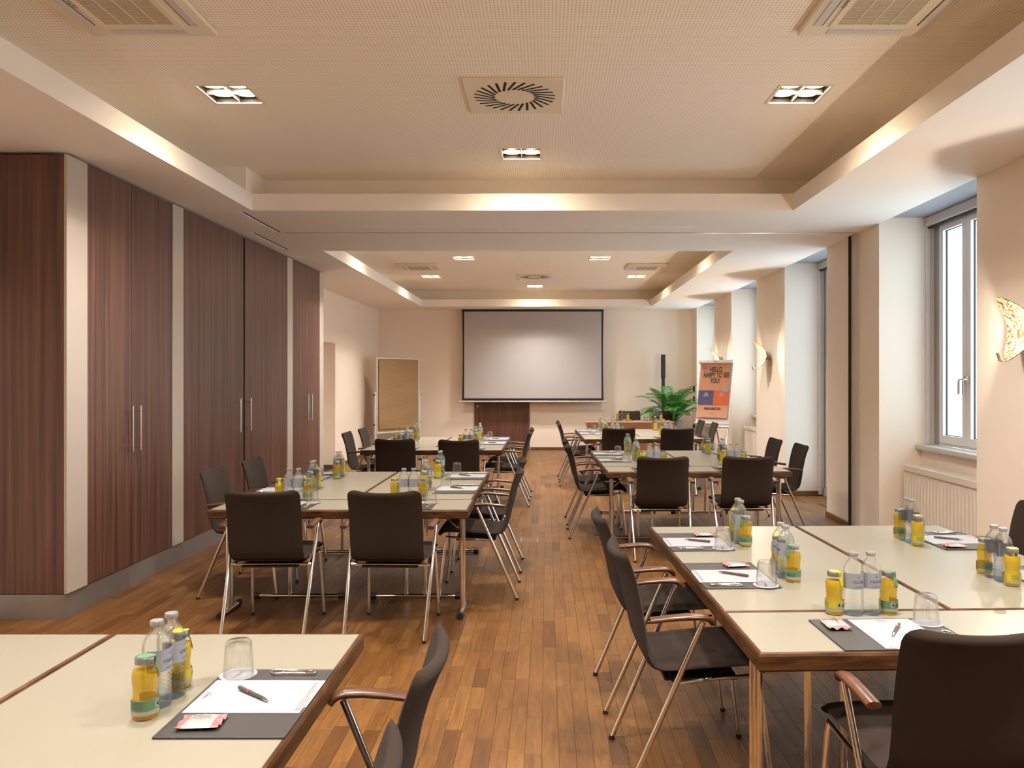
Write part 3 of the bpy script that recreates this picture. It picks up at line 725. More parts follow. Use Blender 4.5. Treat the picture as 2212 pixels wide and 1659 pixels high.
for a, b, mt in ((-PW, 0, 'violet'), (0, PW, 'orange')): MB().box(a, b, -0.0145, -0.0128, 0.285, 0.53, mtx=TILT).obj('colour_block', M[mt], ps)
lettering('HELLO,', 0.115, M['ink'], flat(0.01, 0.845), ps, 0.64, 0.0038, 4)
lettering('HAPPY TO SEE', 0.115, M['ink'], flat(0.02, 0.75), ps, 0.64, 0.0038, 4)
lettering('YOU!', 0.115, M['ink'], flat(0.0, 0.655), ps, 0.64, 0.0038, 4)
lettering('HAVE A GREAT DAY!', 0.052, M['ink'], flat(0.0, 0.205, 0.010), ps, 0.62, 0.0025, 4)
lettering('FLEMINGS', 0.02, M['ink_soft'], flat(0.0, 0.128, 0.026), ps, 0.9)
bub = MB(); bub.box(0.14, 0.262, -0.0165, -0.0148, 0.515, 0.585, mtx=TILT); bub.add([(0.21, -0.0165, 0.517), (0.245, -0.0165, 0.517), (0.215, -0.0165, 0.485), (0.21, -0.0150, 0.517), (0.245, -0.0150, 0.517), (0.215, -0.0150, 0.485)], [(0, 1, 2), (3, 5, 4), (0, 3, 4, 1), (1, 4, 5, 2), (2, 5, 3, 0)], TILT)
tag(bub.obj('speech_bubble', M['paper'], ps), kind='stuff')
ln = MB()
for x0 in (-0.142, 0.142):
    for k, wv in enumerate((0.03, 0.035, 0.05)): ln.box(x0 - wv, x0 + wv, -0.0155, -0.0146, 0.475 - 0.022 * k, 0.489 - 0.022 * k, mtx=TILT)
tag(ln.obj('small_print', M['paper'], ps), kind='stuff')
hp = [((-0.205 + 0.0026 * 16 * math.sin(a) ** 3 * 0.8), -0.0135, 0.885 + 0.0026 * (13 * math.cos(a) - 5 * math.cos(2 * a) - 2 * math.cos(3 * a) - math.cos(4 * a))) for a in [2 * math.pi * k / 24 for k in range(24)]]
hd = MB().tube(hp, 0.0022, 5, True, TILT)
for k in range(9):
    a = 2 * math.pi * k / 9; c = (-0.205 + 0.06 * math.sin(a), -0.0135, 0.88 + 0.062 * math.cos(a)); hd.tube([c, (c[0] + 0.012 * math.sin(a), c[1], c[2] + 0.012 * math.cos(a))], 0.0018, 5, mtx=TILT)
tag(hd.obj('heart_doodle', M['ink_soft'], ps), kind='stuff')

# ---------------------------------------------------------------- column loudspeaker, wall boxes, floor boxes
t = thing('column_loudspeaker', 'slim black column loudspeaker in the far right corner', 'loudspeaker', (2.43, 16.62, 0))
MB().box(-0.18, 0.18, -0.16, 0.2, 0.0, 0.45, 0.01, 2).obj('subwoofer', M['speaker'], t)
MB().box(-0.032, 0.032, -0.032, 0.032, 0.45, 1.52, 0.006).obj('lower_column', M['black'], t)
MB().box(-0.043, 0.043, -0.045, 0.045, 1.52, 2.02, 0.01, 2).obj('array_column', M['speaker'], t)
def wallbox(label, z, h, pieces=2):
    t = thing('wall_control', label, 'wall control', (XP, 16.72, z), 0, 'small black fittings on the far pier')
    MB().box(-0.014, 0, -0.045, 0.045, -h / 2, h / 2, 0.003).obj('back_plate', M['black'], t)
    MB().box(-0.034, -0.012, -0.03, 0.03, -h / 2 + 0.012, h / 2 - 0.012, 0.004).obj('front_cover', M['dark'], t)
wallbox('upper small black wall control beside the flip chart', 1.30, 0.11); wallbox('lower small black wall control beside the flip chart', 1.09, 0.11); wallbox('low black socket on the far pier beside the planter', 0.52, 0.08)
def floorbox(label, x0, x1, y0, y1):
    t = thing('floor_box', label, 'floor outlet', ((x0 + x1) / 2, (y0 + y1) / 2, 0.0), 0, 'floor outlet boxes in the aisle')
    a, b = (x1 - x0) / 2, (y1 - y0) / 2
    MB().box(-a, a, -b, b, -0.004, 0.0025).obj('frame', M['alu'], t)
    MB().box(-a + 0.006, a - 0.006, -b + 0.008, b - 0.004, -0.003, 0.0034).obj('lid', M['skirt'], t)
floorbox('floor outlet box with a metal rim in the aisle', -0.245, -0.085, 7.42, 7.67)
floorbox('floor outlet box before the walnut door', -0.37, -0.10, 16.30, 16.50)

# ---------------------------------------------------------------- palm in a planter
t = thing('potted_palm', 'bushy green palm in a tall white planter by the speaker', 'plant', (2.53, 16.02, 0))
MB().lathe([(0.13, 0), (0.14, 0.01), (0.225, 0.66), (0.225, 0.675), (0.205, 0.675), (0.195, 0.62)], 28).obj('planter', M['pot'], t, True)
MB().lathe([(0.001, 0.615), (0.198, 0.61)], 24, False).obj('soil', M['soil'], t)
rnd = random.Random(5)
def frond(az, ln, lean, droop, z0=0.62, nl=22):
    mb = MB(); pts = []
    base = Vector((0.05 * math.cos(az), 0.05 * math.sin(az), z0))
    d = Vector((math.cos(az) * (0.75 if math.cos(az) > 0 else 1.0), math.sin(az) * (0.45 if math.sin(az) > 0 else 0.9), 0)); n = 14
    p = base.copy(); ang = R(90) - lean
    for k in range(n + 1):
        pts.append(p.copy()); a = ang - droop * (k / n) ** 1.6
        p = p + (d * math.cos(a) + Vector((0, 0, 1)) * math.sin(a)) * (ln / n)
    mb.tube(pts, [0.006 * (1 - 0.8 * k / n) + 0.0012 for k in range(n + 1)], 5)
    for i in range(nl):
        f = 0.34 + 0.66 * i / (nl - 1); k = f * n; k0 = min(int(k), n - 1); P = pts[k0].lerp(pts[k0 + 1], k - k0)
        tg = (pts[k0 + 1] - pts[k0]).normalized(); side = tg.cross(Vector((0, 0, 1)))
        side = side.normalized() if side.length > 1e-3 else Vector((-d.y, d.x, 0)); up = side.cross(tg)
        ll = ln * 0.30 * (math.sin(math.pi * (0.12 + 0.83 * (i / (nl - 1)))) ** 0.7) * rnd.uniform(0.85, 1.1)
        for s in (-1, 1):
            dr = (tg * 0.62 + side * s * 0.78 + up * 0.18).normalized(); wv = (tg - dr * tg.dot(dr)).normalized() * 0.0075
            a0 = P; a1 = P + dr * ll * 0.5 + Vector((0, 0, 0.0)); a2 = P + dr * ll + Vector((0, 0, -0.22 * ll))
            up2 = Vector((0, 0, 0.0012))
            mb.add([(a0 - wv * 0.3)[:], (a0 + wv * 0.3)[:], (a1 + wv)[:], (a1 - wv)[:], (a1 + up2 * 2)[:], a2[:]], [(0, 1, 4), (1, 2, 4), (0, 4, 3), (3, 4, 5), (4, 2, 5)])
    return mb
for k in range(42):
    az = k * 2.399 + rnd.uniform(-0.25, 0.25); lean = R(6 + 50 * (k / 42)); 
    frond(az, rnd.uniform(0.72, 0.98) * (0.85 if k > 26 else 1), lean, R(rnd.uniform(45, 95))).obj('frond', M['leaf'], t)

# ---------------------------------------------------------------- tables
def make_table(label, wx, ly, split_ends, group, loc, rz, extras=True):
    """table centred on its own origin; split_ends True: T-feet across the ends, else T-feet near both short sides"""
    t = thing('meeting_table', label, 'table', loc, rz, group)
    a, b = wx / 2 - 0.0015, ly / 2 - 0.0015
    e = MB(); z0, z1 = TZ - 0.058, TZ; t1 = 0.013
    ring = []
    prof = [(0.0, z0 + 0.006), (0.004, z0), (0.03, z0), (0.03, z0 + 0.02), (t1, z1 - 0.003), (t1, z1 - 0.0006), (0.010, z1), (0.004, z1 - 0.003), (0.0, z1 - 0.011)]
    v = []; f = []; n = len(prof)
    for (sx, sy) in ((-1, -1), (1, -1), (1, 1), (-1, 1)):
        for r, z in prof: v.append((sx * (a - r), sy * (b - r), z))
    for k in range(4):
        j = (k + 1) % 4
        for i in range(n):
            i2 = (i + 1) % n; f.append((k * n + i, j * n + i, j * n + i2, k * n + i2))
    e.add(v, f).obj('edge_band', M['edge'], t)
    MB().box(-a + t1 - 0.0005, a - t1 + 0.0005, -b + t1 - 0.0005, b - t1 + 0.0005, TZ - 0.03, TZ - 0.0006).obj('tabletop', M['cream'], t)
    zb = 0.04
    def tee(cx, cy, along_x, half, gap):
        d = Vector((1, 0, 0)) if along_x else Vector((0, 1, 0)); c = Vector((cx, cy, 0))
        bar = MB().tube([(c - d * half + Vector((0, 0, 0.022)))[:], (c + d * half + Vector((0, 0, 0.022)))[:]], 0.018, 12, flat=0.9).obj('foot_bar', M['chrome'], t, True)
        for s in (-1, 1):
            q = c + d * s * half + Vector((0, 0, 0.021))
            MB().tube([(q - d * s * 0.035)[:], (q + d * s * 0.006)[:]], 0.0205, 12).obj('end_cap', M['black'], bar, True)
        for s in (-1, 1):
            p = c + d * s * gap
            MB().tube([(p.x, p.y, 0.03), (p.x, p.y, TZ - 0.06)], 0.0155, 14).obj('leg', M['chrome'], t, True)
        x0 = 0.12 if along_x else 0.03; y0 = 0.03 if along_x else 0.12
        MB().box(cx - x0, cx + x0, cy - y0, cy + y0, TZ - 0.075, TZ - 0.045, 0.003).obj('mounting_plate', M['black'], t)
        inw = Vector((0, -math.copysign(1, cy), 0)) if along_x else Vector((-math.copysign(1, cx), 0, 0))
        p = c + d * gap; MB().tube([(p.x, p.y, 0.55), (p.x + inw.x * 0.03, p.y + inw.y * 0.03, 0.55), ((p + inw * 0.17).x, (p + inw * 0.17).y, TZ - 0.05)], 0.0055, 8).obj('brace', M['chrome'], t, True)
    if split_ends:
        for s in (-1, 1): tee(0, s * (b - 0.10), True, 0.31, 0.066)
    else:
        for s in (-1, 1): tee(s * (a - 0.055), 0, False, 0.16, 0.024)
    MB().box(-0.10, 0.10, -0.035, 0.035, TZ - 0.072, TZ - 0.045, 0.003).obj('latch_block', M['black'], t)
    return t
NB = {'L1': 'front left', 'L2': 'middle left', 'L3': 'back left', 'R1': 'front right', 'R2': 'middle right', 'R3': 'back right'}
long0 = strip0 = None
for k, (o, a, wd) in BLK.items():
    left = k[0] == 'L'; off = 0 if k == 'L1' else TS
    sides = ('wardrobe-side', 'aisle-side') if left else ('aisle-side', 'window-side')
    for i in (0, 1):
        hw = wd / 2
        lb = '%s long cream-topped table of the %s table block' % (sides[i], NB[k]); g = 'long tables of the table blocks'
        p = B(k, hw * (i + 0.5), off + TL / 2)
        if long0 is None: long0 = make_table(lb, 0.812, TL, True, g, (*p, 0), a)
        else: r = clone(long0, (*p, 0), a, lb, g); r.scale = (hw / 0.812, 1, 1)
    if off:
        lb = 'narrow cream-topped table across the near end of the %s block' % NB[k]; g = 'narrow tables at the block ends'
        p = B(k, wd / 2, TS / 2)
        if strip0 is None: strip0 = make_table(lb, 1.64, TS, False, g, (*p, 0), a)
        else: r = clone(strip0, (*p, 0), a, lb, g); r.scale = (wd / 1.64, 1, 1)
# presenters' desk with a stretch cover
DX0, DX1, DY0, DY1 = 0.735, 2.365, 14.72, 15.52
desk = clone(long0, ((DX0 + DX1) / 2, (DY0 + DY1) / 2, -0.004), R(90), 'presenter desk hidden under a copper brown cover', 'presenter desk'); desk.scale = (0.8 / 0.812, 1, 1)
def cover(u, v):
    # v: 0 hem .. 1 top edge; u runs round the four sides with a drawn-in waist at the corners
    k = int(min(u * 4, 3.9999)); s = u * 4 - k; c = [(DX0, DY0), (DX1, DY0), (DX1, DY1), (DX0, DY1)]; p, q = c[k], c[(k + 1) % 4]
    x = p[0] + (q[0] - p[0]) * s; y = p[1] + (q[1] - p[1]) * s
    cx, cy = (DX0 + DX1) / 2, (DY0 + DY1) / 2; tt = max(0, 1 - v); pull = 1 - 0.10 * min(1, tt * 1.6) - 0.02 * math.sin(math.pi * min(1, tt)) 
    py = 1 - 0.05 * min(1, tt * 1.6)
    ex = 1.008
    return (cx + (x - cx) * pull * ex, cy + (y - cy) * py * ex, 0.02 + (TZ - 0.015) * v)
cl = MB().sheet(cover, 64, 10)
ct = MB()
ct.v = cl.v[:]; ct.f = cl.f[:]
ct.box(DX0 - 0.006, DX1 + 0.006, DY0 - 0.004, DY1 + 0.004, TZ + 0.0005, TZ + 0.004, 0.0015)
tag(ct.obj('stretch_tablecloth', M['clothbrown'], None, True), 'copper brown stretch cloth over the presenter desk', 'tablecloth')

# ---------------------------------------------------------------- chairs
def chair_profile():
    seat = [(0.268, 0.430), (0.272, 0.447), (0.258, 0.466), (0.22, 0.474), (0.12, 0.470), (0.0, 0.462), (-0.09, 0.454), (-0.14, 0.455), (-0.168, 0.470)]
    back = [(-0.168, 0.470), (-0.190, 0.505), (-0.205, 0.56), (-0.226, 0.66), (-0.254, 0.76), (-0.280, 0.83), (-0.300, 0.872), (-0.306, 0.886)]
    return seat, back
def pad_mesh(name, path, width, th, curve, dip, rs, re, m):
    """upholstered pad lofted along a side profile; rs/re round the start/end corners in plan"""
    P = [Vector((0, y, z)) for y, z in path]
    # resample
    L = [0]
    for i in range(1, len(P)): L.append(L[-1] + (P[i] - P[i - 1]).length)
    tot = L[-1]; ns = 20; S = []
    ts = sorted(set([0, 0.008, 0.02, 0.04] + [tot * k / ns for k in range(1, ns)] + [tot - 0.04, tot - 0.02, tot - 0.008, tot]))
    ts = [x for x in ts if 0 <= x <= tot]
    def at(x):
        for i in range(1, len(P)):
            if x <= L[i] + 1e-9: return P[i - 1].lerp(P[i], (x - L[i - 1]) / max(1e-9, L[i] - L[i - 1]))
        return P[-1]
    sm = []
    for x in ts:
        q = (at(max(0, x - 0.015)) + at(x) * 2 + at(min(tot, x + 0.015))) / 4; sm.append(q)
    nx = 14; mb = MB(); rows = []
    for i, x in enumerate(ts):
        tg = (sm[min(i + 1, len(sm) - 1)] - sm[max(i - 1, 0)]).normalized(); nrm = Vector((0, -tg.z, tg.y))  # in yz plane
        if nrm.z < 0 and abs(nrm.z) > abs(nrm.y): nrm = -nrm
        wd = width(x / tot) / 2
        for rr, dd in ((rs, x), (re, tot - x)):
            if rr and dd < rr: wd -= rr - math.sqrt(max(0, rr * rr - (rr - dd) ** 2))
        endk = 1.0
        if re and tot - x < th * 0.5: endk = math.sqrt(max(0.03, 1 - (1 - (tot - x) / (th * 0.5)) ** 2))
        if rs and x < th * 0.5: endk = min(endk, math.sqrt(max(0.03, 1 - (1 - x / (th * 0.5)) ** 2)))
        ring = []
        m_ = 12
        for side in (1, -1):
            for j in range(nx + 1):
                u = -1 + 2 * j / nx; u = u if side == 1 else -u
                u2 = math.copysign(abs(u) ** 0.85, u)
                k = math.sqrt(max(0.0, 1 - abs(u2) ** 6)) if abs(u2) < 1 else 0.0
                c = sm[i] + Vector((u2 * wd, 0, 0))
                c.y += curve * (u2 * u2) * (x / tot if curve else 0)
                c.z += dip * (u2 * u2 - 1) * max(0, (x / tot - 0.6) / 0.4) if dip else 0
                if j in (0, nx) and side == -1: continue
                ring.append(c + nrm * (side * th * 0.5 * endk * k))
        rows.append(ring)
    n = len(rows[0]); v = [p[:] for r in rows for p in r]; f = []
    for i in range(len(rows) - 1):
        for j in range(n):
            j2 = (j + 1) % n; f.append((i * n + j, i * n + j2, (i + 1) * n + j2, (i + 1) * n + j))
    f.append(tuple(range(n))[::-1]); f.append(tuple((len(rows) - 1) * n + j for j in range(n)))
    return MB().add(v, f).mesh(name, m, True, 70)
def make_chair(label, loc, rz):
    t = thing('conference_chair', label, 'chair', loc, rz)
    seat, back = chair_profile()
    link('seat', pad_mesh('seat', seat, lambda s: 0.455 - 0.02 * s, 0.034, 0, 0, 0.05, 0, M['fabric']), t)
    link('backrest', pad_mesh('backrest', back, lambda s: 0.435, 0.032, 0.038, 0.014, 0, 0.045, M['fabric']), t)
    for s in (-1, 1):
        # front leg and rail, rear leg running up to the armrest
        lg = MB().tube([(s * 0.228, 0.272, 0.012), (s * 0.215, 0.226, 0.40), (s * 0.213, 0.215, 0.432)], 0.0105, 12).obj('leg', M['chrome'], t, True)
        MB().lathe([(0.0118, 0), (0.0118, 0.016)], 12, mtx=Matrix.Translation((s * 0.2283, 0.2725, 0))).obj('rubber_foot', M['black'], lg, True)
        lg = MB().tube([(s * 0.236, -0.268, 0.012), (s * 0.249, -0.09, 0.42), (s * 0.257, 0.006, 0.645)], 0.0112, 12).obj('leg', M['chrome'], t, True)
        MB().lathe([(0.0125, 0), (0.0125, 0.016)], 12, mtx=Matrix.Translation((s * 0.2358, -0.27, 0))).obj('rubber_foot', M['black'], lg, True)
        MB().tube([(s * 0.213, 0.226, 0.432), (s * 0.214, 0.05, 0.420), (s * 0.230, -0.095, 0.410)], 0.0075, 10).obj('seat_rail', M['chrome'], t, True)
        # armrest: flattened bar, dropping at the front
        pts = [(s * 0.259, -0.188, 0.652), (s * 0.260, -0.12, 0.660), (s * 0.260, -0.05, 0.665), (s * 0.259, 0.0, 0.664), (s * 0.257, 0.02, 0.659), (s * 0.254, 0.034, 0.648), (s * 0.250, 0.041, 0.636)]
        MB().tube(pts, [0.0225, 0.0232, 0.0238, 0.0238, 0.023, 0.021, 0.017], 16, flat=0.50).obj('armrest', M['arm'], t, True, 50)
    MB().tube([(-0.247, -0.092, 0.411), (0.247, -0.092, 0.411)], 0.0085, 10).obj('crossbar', M['chrome'], t, True)
    MB().box(-0.17, 0.17, -0.12, 0.16, 0.398, 0.412, 0.004).obj('seat_pan', M['black'], t)
    return t
CH = []
def ch(k, x, y, f, where):
    CH.append((x, y, f, 'dark brown armchair ' + where + (' of the %s table block' % NB[k] if k else '')))
# facing angle: 0 looks +Y, 90 looks -X (left), -90 looks +X
ch('L1', -0.555, 1.94, 90, 'at the aisle side'); ch('L1', -0.565, 1.34, 90, 'nearest the camera, aisle side')
ch('L2', -1.665, 4.89, 2, 'seen from behind, left,'); ch('L2', -0.935, 4.88, -2, 'seen from behind, right,')
ch('L2', -0.475, 5.736, 90, 'nearer on the aisle side'); ch('L2', -0.475, 6.50, 90, 'farther on the aisle side')
ch('L2', -2.15, 5.76, -90, 'nearer on the wardrobe side'); ch('L2', -2.13, 6.47, -90, 'farther on the wardrobe side')
ch('L3', -1.635, 8.82, 0, 'seen from behind, left,'); ch('L3', -0.935, 8.70, 0, 'seen from behind, right,')
ch('L3', -0.485, 9.70, 90, 'nearer on the aisle side'); ch('L3', -0.475, 10.48, 90, 'farther on the aisle side')
ch('L3', -2.15, 9.62, -90, 'nearer on the wardrobe side'); ch('L3', -2.14, 10.40, -90, 'farther on the wardrobe side')
ch('R1', 0.555, 3.16, -88, 'nearer on the aisle side'); ch('R1', 0.53, 3.885, -88, 'farther on the aisle side')
ch('R1', 1.13, 2.345, 3, 'seen from behind'); ch('R1', 2.285, 4.07, 92, 'on the window side')
ch('R2', 0.485, 7.82, -89, 'nearer on the aisle side'); ch('R2', 0.48, 8.52, -89, 'farther on the aisle side')
ch('R2', 0.97, 6.89, 0, 'seen from behind, left,'); ch('R2', 1.685, 6.92, 1, 'seen from behind, right,')
ch('R2', 2.25, 7.87, 90, 'nearer on the window side'); ch('R2', 2.21, 8.60, 92, 'farther on the window side')
ch('R3', 0.46, 11.48, -90, 'nearer on the aisle side'); ch('R3', 0.45, 12.20, -89, 'farther on the aisle side')
ch('R3', 0.945, 10.70, 0, 'seen from behind, left,'); ch('R3', 1.70, 10.62, 1, 'seen from behind, right,')
ch('R3', 2.20, 11.70, 88, 'nearer on the window side'); ch('R3', 2.13, 12.34, 90, 'farther on the window side')
CH.append((1.64, 15.56, 180, 'dark brown armchair behind the presenter desk, farther from the palm')); CH.append((2.27, 15.56, 180, 'dark brown armchair behind the presenter desk, beside the palm'))
chair0 = None
for x, y, f, lb in CH:
    if chair0 is None: chair0 = make_chair(lb, (x, y, 0), R(f)); chair0['group'] = 'conference armchairs'
    else: clone(chair0, (x, y, 0), R(f), lb, 'conference armchairs')

# ---------------------------------------------------------------- table settings (local frame: person sits at -y looking +y)
PT = {}
def proto(key, root): PT[key] = root; return root
HID = (0, -50, 0)
def build_items():
    # desk pad
    def pad():
        t = MB().box(-0.2125, 0.2125, 0.0, 0.305, 0.0, 0.004, 0.0018, 2)
        bd = t; bd.box(-0.2125, 0.2125, 0.0, 0.008, 0.003, 0.0052, 0.001); bd.box(-0.2125, 0.2125, 0.297, 0.305, 0.003, 0.0052, 0.001)
        bd.box(-0.2125, -0.2045, 0.0, 0.305, 0.003, 0.0052, 0.001); bd.box(0.2045, 0.2125, 0.0, 0.305, 0.003, 0.0052, 0.001)
        return t.mesh('desk_pad', M['leather'])
    PT['pad'] = pad()
    # paper
    def paper(near):
        r = thing('paper_sheet', '', 'paper')
        MB().sheet(lambda u, v: (-0.105 + 0.21 * u, 0.297 * v, 0.0012 * (math.sin(3 * v) * 0.5 + 0.5) * u + 0.0006), 4, 6, 0.0006).obj('sheet', M['paper'], r)
        if near:
            lettering('FLEMINGS', 0.010, M['ink_soft'], Matrix.Translation((0.0, 0.276, 0.0026)), r); lettering('HOTELS', 0.006, M['ink_soft'], Matrix.Translation((0.0, 0.268, 0.0026)), r)
            lettering('BOUTIQUE MOMENT', 0.021, M['ink_pink'], Matrix.Translation((0.0, 0.010, 0.0024)), r, 0.9)
        return r
    PT['paper'] = paper(False); PT['paper_n'] = paper(True)
    # pen
    r = thing('ballpoint_pen', '', 'pen')
    MB().tube([(0, -0.048, 0.005), (0, 0.02, 0.0056), (0, 0.055, 0.0062), (0, 0.066, 0.0062)], [0.0046, 0.0052, 0.0056, 0.0046], 10).obj('barrel', M['pen'], r, True)
    MB().tube([(0, -0.048, 0.005), (0, -0.062, 0.0042), (0, -0.070, 0.0035)], [0.0046, 0.0026, 0.0009], 10).obj('tip', M['chrome'], r, True)
    MB().box(-0.002, 0.002, 0.024, 0.064, 0.011, 0.0128, 0.0005).obj('clip', M['satin'], r)
    MB().tube([(0, 0.016, 0.0057), (0, 0.024, 0.0058)], 0.0058, 10).obj('accent_band', M['red'], r, True)
    PT['pen'] = r
    # bottle opener: a bent wire loop with a wedge-shaped head
    path = [(-0.062, 0.006), (-0.064, 0.0), (-0.062, -0.006), (0.0, -0.010), (0.035, -0.013), (0.052, -0.013), (0.062, -0.006), (0.060, 0.004), (0.048, 0.013), (0.034, 0.014), (0.024, 0.009), (0.0, 0.0085)]
    lp = MB().tube([(a, b, 0.0044) for a, b in path], 0.0032, 8, True); lp.tube([(0.030, -0.0115, 0.0044), (0.027, 0.0, 0.0044), (0.026, 0.010, 0.0044)], 0.0026, 8)
    PT['opener'] = lp.mesh('bottle_opener', M['chrome'], True, 60)
    # snack pouch
    def pouch(near):
        r = thing('snack_pouch', '', 'snack')
        def body(u, v, sg): a = max(0, math.sin(math.pi * u)) ** 0.6 * max(0, math.sin(math.pi * v)) ** 0.5; return (-0.040 + 0.080 * u, -0.038 + 0.076 * v, 0.010 + sg * 0.009 * a + 0.0015 * math.sin(30 * u) * a)
        b = MB(); b.sheet(lambda u, v: body(u, v, 1), 14, 10); b.sheet(lambda u, v: body(1 - u, v, -1), 14, 10); b.obj('pouch_body', M['pouch'], r, True)
        MB().sheet(lambda u, v: (0.033 + 0.018 * u, -0.038 + 0.076 * v + 0.002 * u, 0.0105 + 0.004 * math.sin(16 * v) * u + 0.0125 * (1 - u) * math.sin(math.pi * v) * 0.4), 3, 14, 0.0006).obj('crimped_end', M['pink'], r)
        MB().sheet(lambda u, v: (-0.033 - 0.016 * u, -0.038 + 0.076 * (1 - v), 0.0105 + 0.003 * math.sin(14 * v) * u + 0.0125 * (1 - u) * math.sin(math.pi * v) * 0.4), 3, 14, 0.0006).obj('crimped_end', M['pink'], r)
        if near:
            lettering('FLEMINGS', 0.0125, M['ink'], Matrix.Translation((-0.004, -0.002, 0.0222)), r); lettering('HOTELS', 0.007, M['ink'], Matrix.Translation((-0.002, -0.014, 0.0222)), r)
        return r
    PT['pouch'] = pouch(False); PT['pouch_n'] = pouch(True)
    # coaster and tumbler
    def coaster(near):
        r = thing('paper_coaster', '', 'coaster')
        MB().lathe([(0.050, 0), (0.050, 0.0016)], 32).obj('disc', M['paper'], r)
        if near: lettering('FLEMINGS', 0.0135, M['ink_soft'], Matrix.Translation((0, -0.006, 0.0019)), r); 
        return r
    PT['coaster'] = coaster(False); PT['coaster_n'] = coaster(True)
    PT['tumbler'] = MB().lathe([(0.0415, 0.0), (0.0395, 0.03), (0.0365, 0.075), (0.0345, 0.090), (0.030, 0.0945), (0.001, 0.0935), (0.001, 0.083), (0.028, 0.0845), (0.0335, 0.080), (0.0345, 0.070), (0.0385, 0.02), (0.0405, 0.0)], 28, False).mesh('drinking_glass', M['clear_glass'], True, 60)
    # water bottle
    prof = [(0.028, 0.0), (0.033, 0.003), (0.0348, 0.010), (0.0348, 0.026)]
    for k in range(6): z = 0.028 + k * 0.0105; prof += [(0.0346, z), (0.0326, z + 0.0045), (0.0326, z + 0.006), (0.0346, z + 0.0102)]
    prof += [(0.0348, 0.093), (0.0348, 0.150), (0.0335, 0.160), (0.0295, 0.172), (0.022, 0.184), (0.0150, 0.193), (0.0132, 0.198), (0.0132, 0.204), (0.0146, 0.2055)]
    def water(near):
        r = thing('water_bottle', '', 'water bottle')
        MB().lathe(prof, 28).obj('bottle_body', M['water_glass'], r, True, 60)
        MB().lathe([(0.0148, 0.2045), (0.0166, 0.206), (0.0166, 0.215), (0.0150, 0.2175), (0.001, 0.2178)], 22).obj('cap', M['cap'], r, True)
        lb = patch(0.0353, R(-100), R(100), 0.094, 0.149, 22).obj('label', M['grey_label'], r)
        if near: wrap_text('VÖSLAUER', 0.0125, M['ink_violet'], 0.0358, 0.0, 0.115, lb, 0.72); patch(0.0357, R(-22), R(22), 0.101, 0.1028, 6, 0.0002).obj('small_print', M['ink_soft'], lb); wrap_text('*', 0.016, M['ink_violet'], 0.0358, 0.0, 0.128, lb)
        return r
    PT['water'] = water(False); PT['water_n'] = water(True)
    # juice bottles
    jp = [(0.025, 0.0), (0.0295, 0.003), (0.0312, 0.010), (0.0308, 0.040), (0.0290, 0.055), (0.0276, 0.064), (0.0288, 0.075), (0.0308, 0.092), (0.0308, 0.105), (0.0285, 0.118), (0.0240, 0.127), (0.0212, 0.131), (0.0212, 0.134)]
    def jb(near, kind):
        nm = 'orange_juice_bottle' if kind == 'y' else 'apple_juice_bottle'; col = M['yellow'] if kind == 'y' else M['green']
        r = thing(nm, '', 'juice bottle')
        MB().lathe(jp, 26).obj('bottle_body', M['juice_glass'], r, True, 60)
        lq = [(max(0.001, a - 0.0016), max(0.003, z)) for a, z in jp if z < 0.125]
        MB().lathe(lq, 22).obj('juice', M['orange_juice' if kind == 'y' else 'apple_juice'], r, True, 60)
        cp = MB().lathe([(0.0215, 0.1325), (0.0238, 0.134), (0.0238, 0.1465), (0.0222, 0.149), (0.001, 0.149)], 24).obj('cap', M['gold_band'], r, True)
        st = MB(); a0 = R(28)
        dx, dy = math.sin(a0), -math.cos(a0); px, py = -dy, dx
        pr = [(-0.016, 0.1496), (0.0236, 0.1496), (0.0246, 0.146), (0.0246, 0.132), (0.0285, 0.1195), (0.0316, 0.105), (0.0316, 0.096)]
        st.sheet(lambda u, v: (lambda k: (pr[k][0] * dx + px * (-0.008 + 0.016 * v), pr[k][0] * dy + py * (-0.008 + 0.016 * v), pr[k][1]))(int(round(u * 6))), 6, 1, 0.0004)
        st.obj('seal_strip', col, r)
        MB().lathe([(0.0175, 0.1492), (0.0175, 0.1497), (0.001, 0.1498)], 20).obj('cap_disc', col, cp)
        lb = patch(0.0316, R(-150), R(150), 0.013, 0.050, 26).obj('label', M['ivory_label'], r)
        patch(0.0320, R(-148), R(148), 0.024, 0.0495, 26, 0.0002).obj('label_band', col, lb)
        if near:
            wrap_text('RAUCH', 0.0165, M['ink'], 0.0324, R(52), 0.0275, lb, 0.62, 0.0003)
            e = MB().sheet(lambda u, v: (lambda a, rr: (0.0323 * math.sin(R(2) + a / 0.0323), -0.0323 * math.cos(R(2) + a / 0.0323), 0.0365 + rr))(0.0085 * v * math.sin(2 * math.pi * u), 0.0105 * v * math.cos(2 * math.pi * u)), 14, 2)
            e.obj('round_emblem', M['paper'], lb)
            e = MB().sheet(lambda u, v: (lambda a, rr: (0.0325 * math.sin(R(2) + a / 0.0325), -0.0325 * math.cos(R(2) + a / 0.0325), 0.0362 + rr))(v * (0.68 + 0.28 * math.sin(6 * math.pi * u + 0.6)) * 0.0058 * math.sin(2 * math.pi * u) + 0.0012, v * (0.68 + 0.28 * math.sin(6 * math.pi * u + 0.6)) * 0.0078 * math.cos(2 * math.pi * u)), 24, 2)
            e.obj('emblem_figure', M['ink'], lb)
            for z in (0.045, 0.041, 0.037, 0.033, 0.029): patch(0.0323, R(-120), R(-62), z, z + 0.0012, 8, 0.0001).obj('small_print', M['ink_soft'], lb)
        return r
    for kd in 'yg': PT['juice_' + kd] = jb(False, kd); PT['juice_' + kd + '_n'] = jb(True, kd)
M['cap'] = pbr('grey_cap', (0.24, 0.235, 0.22), 0.35, metal=0.2)
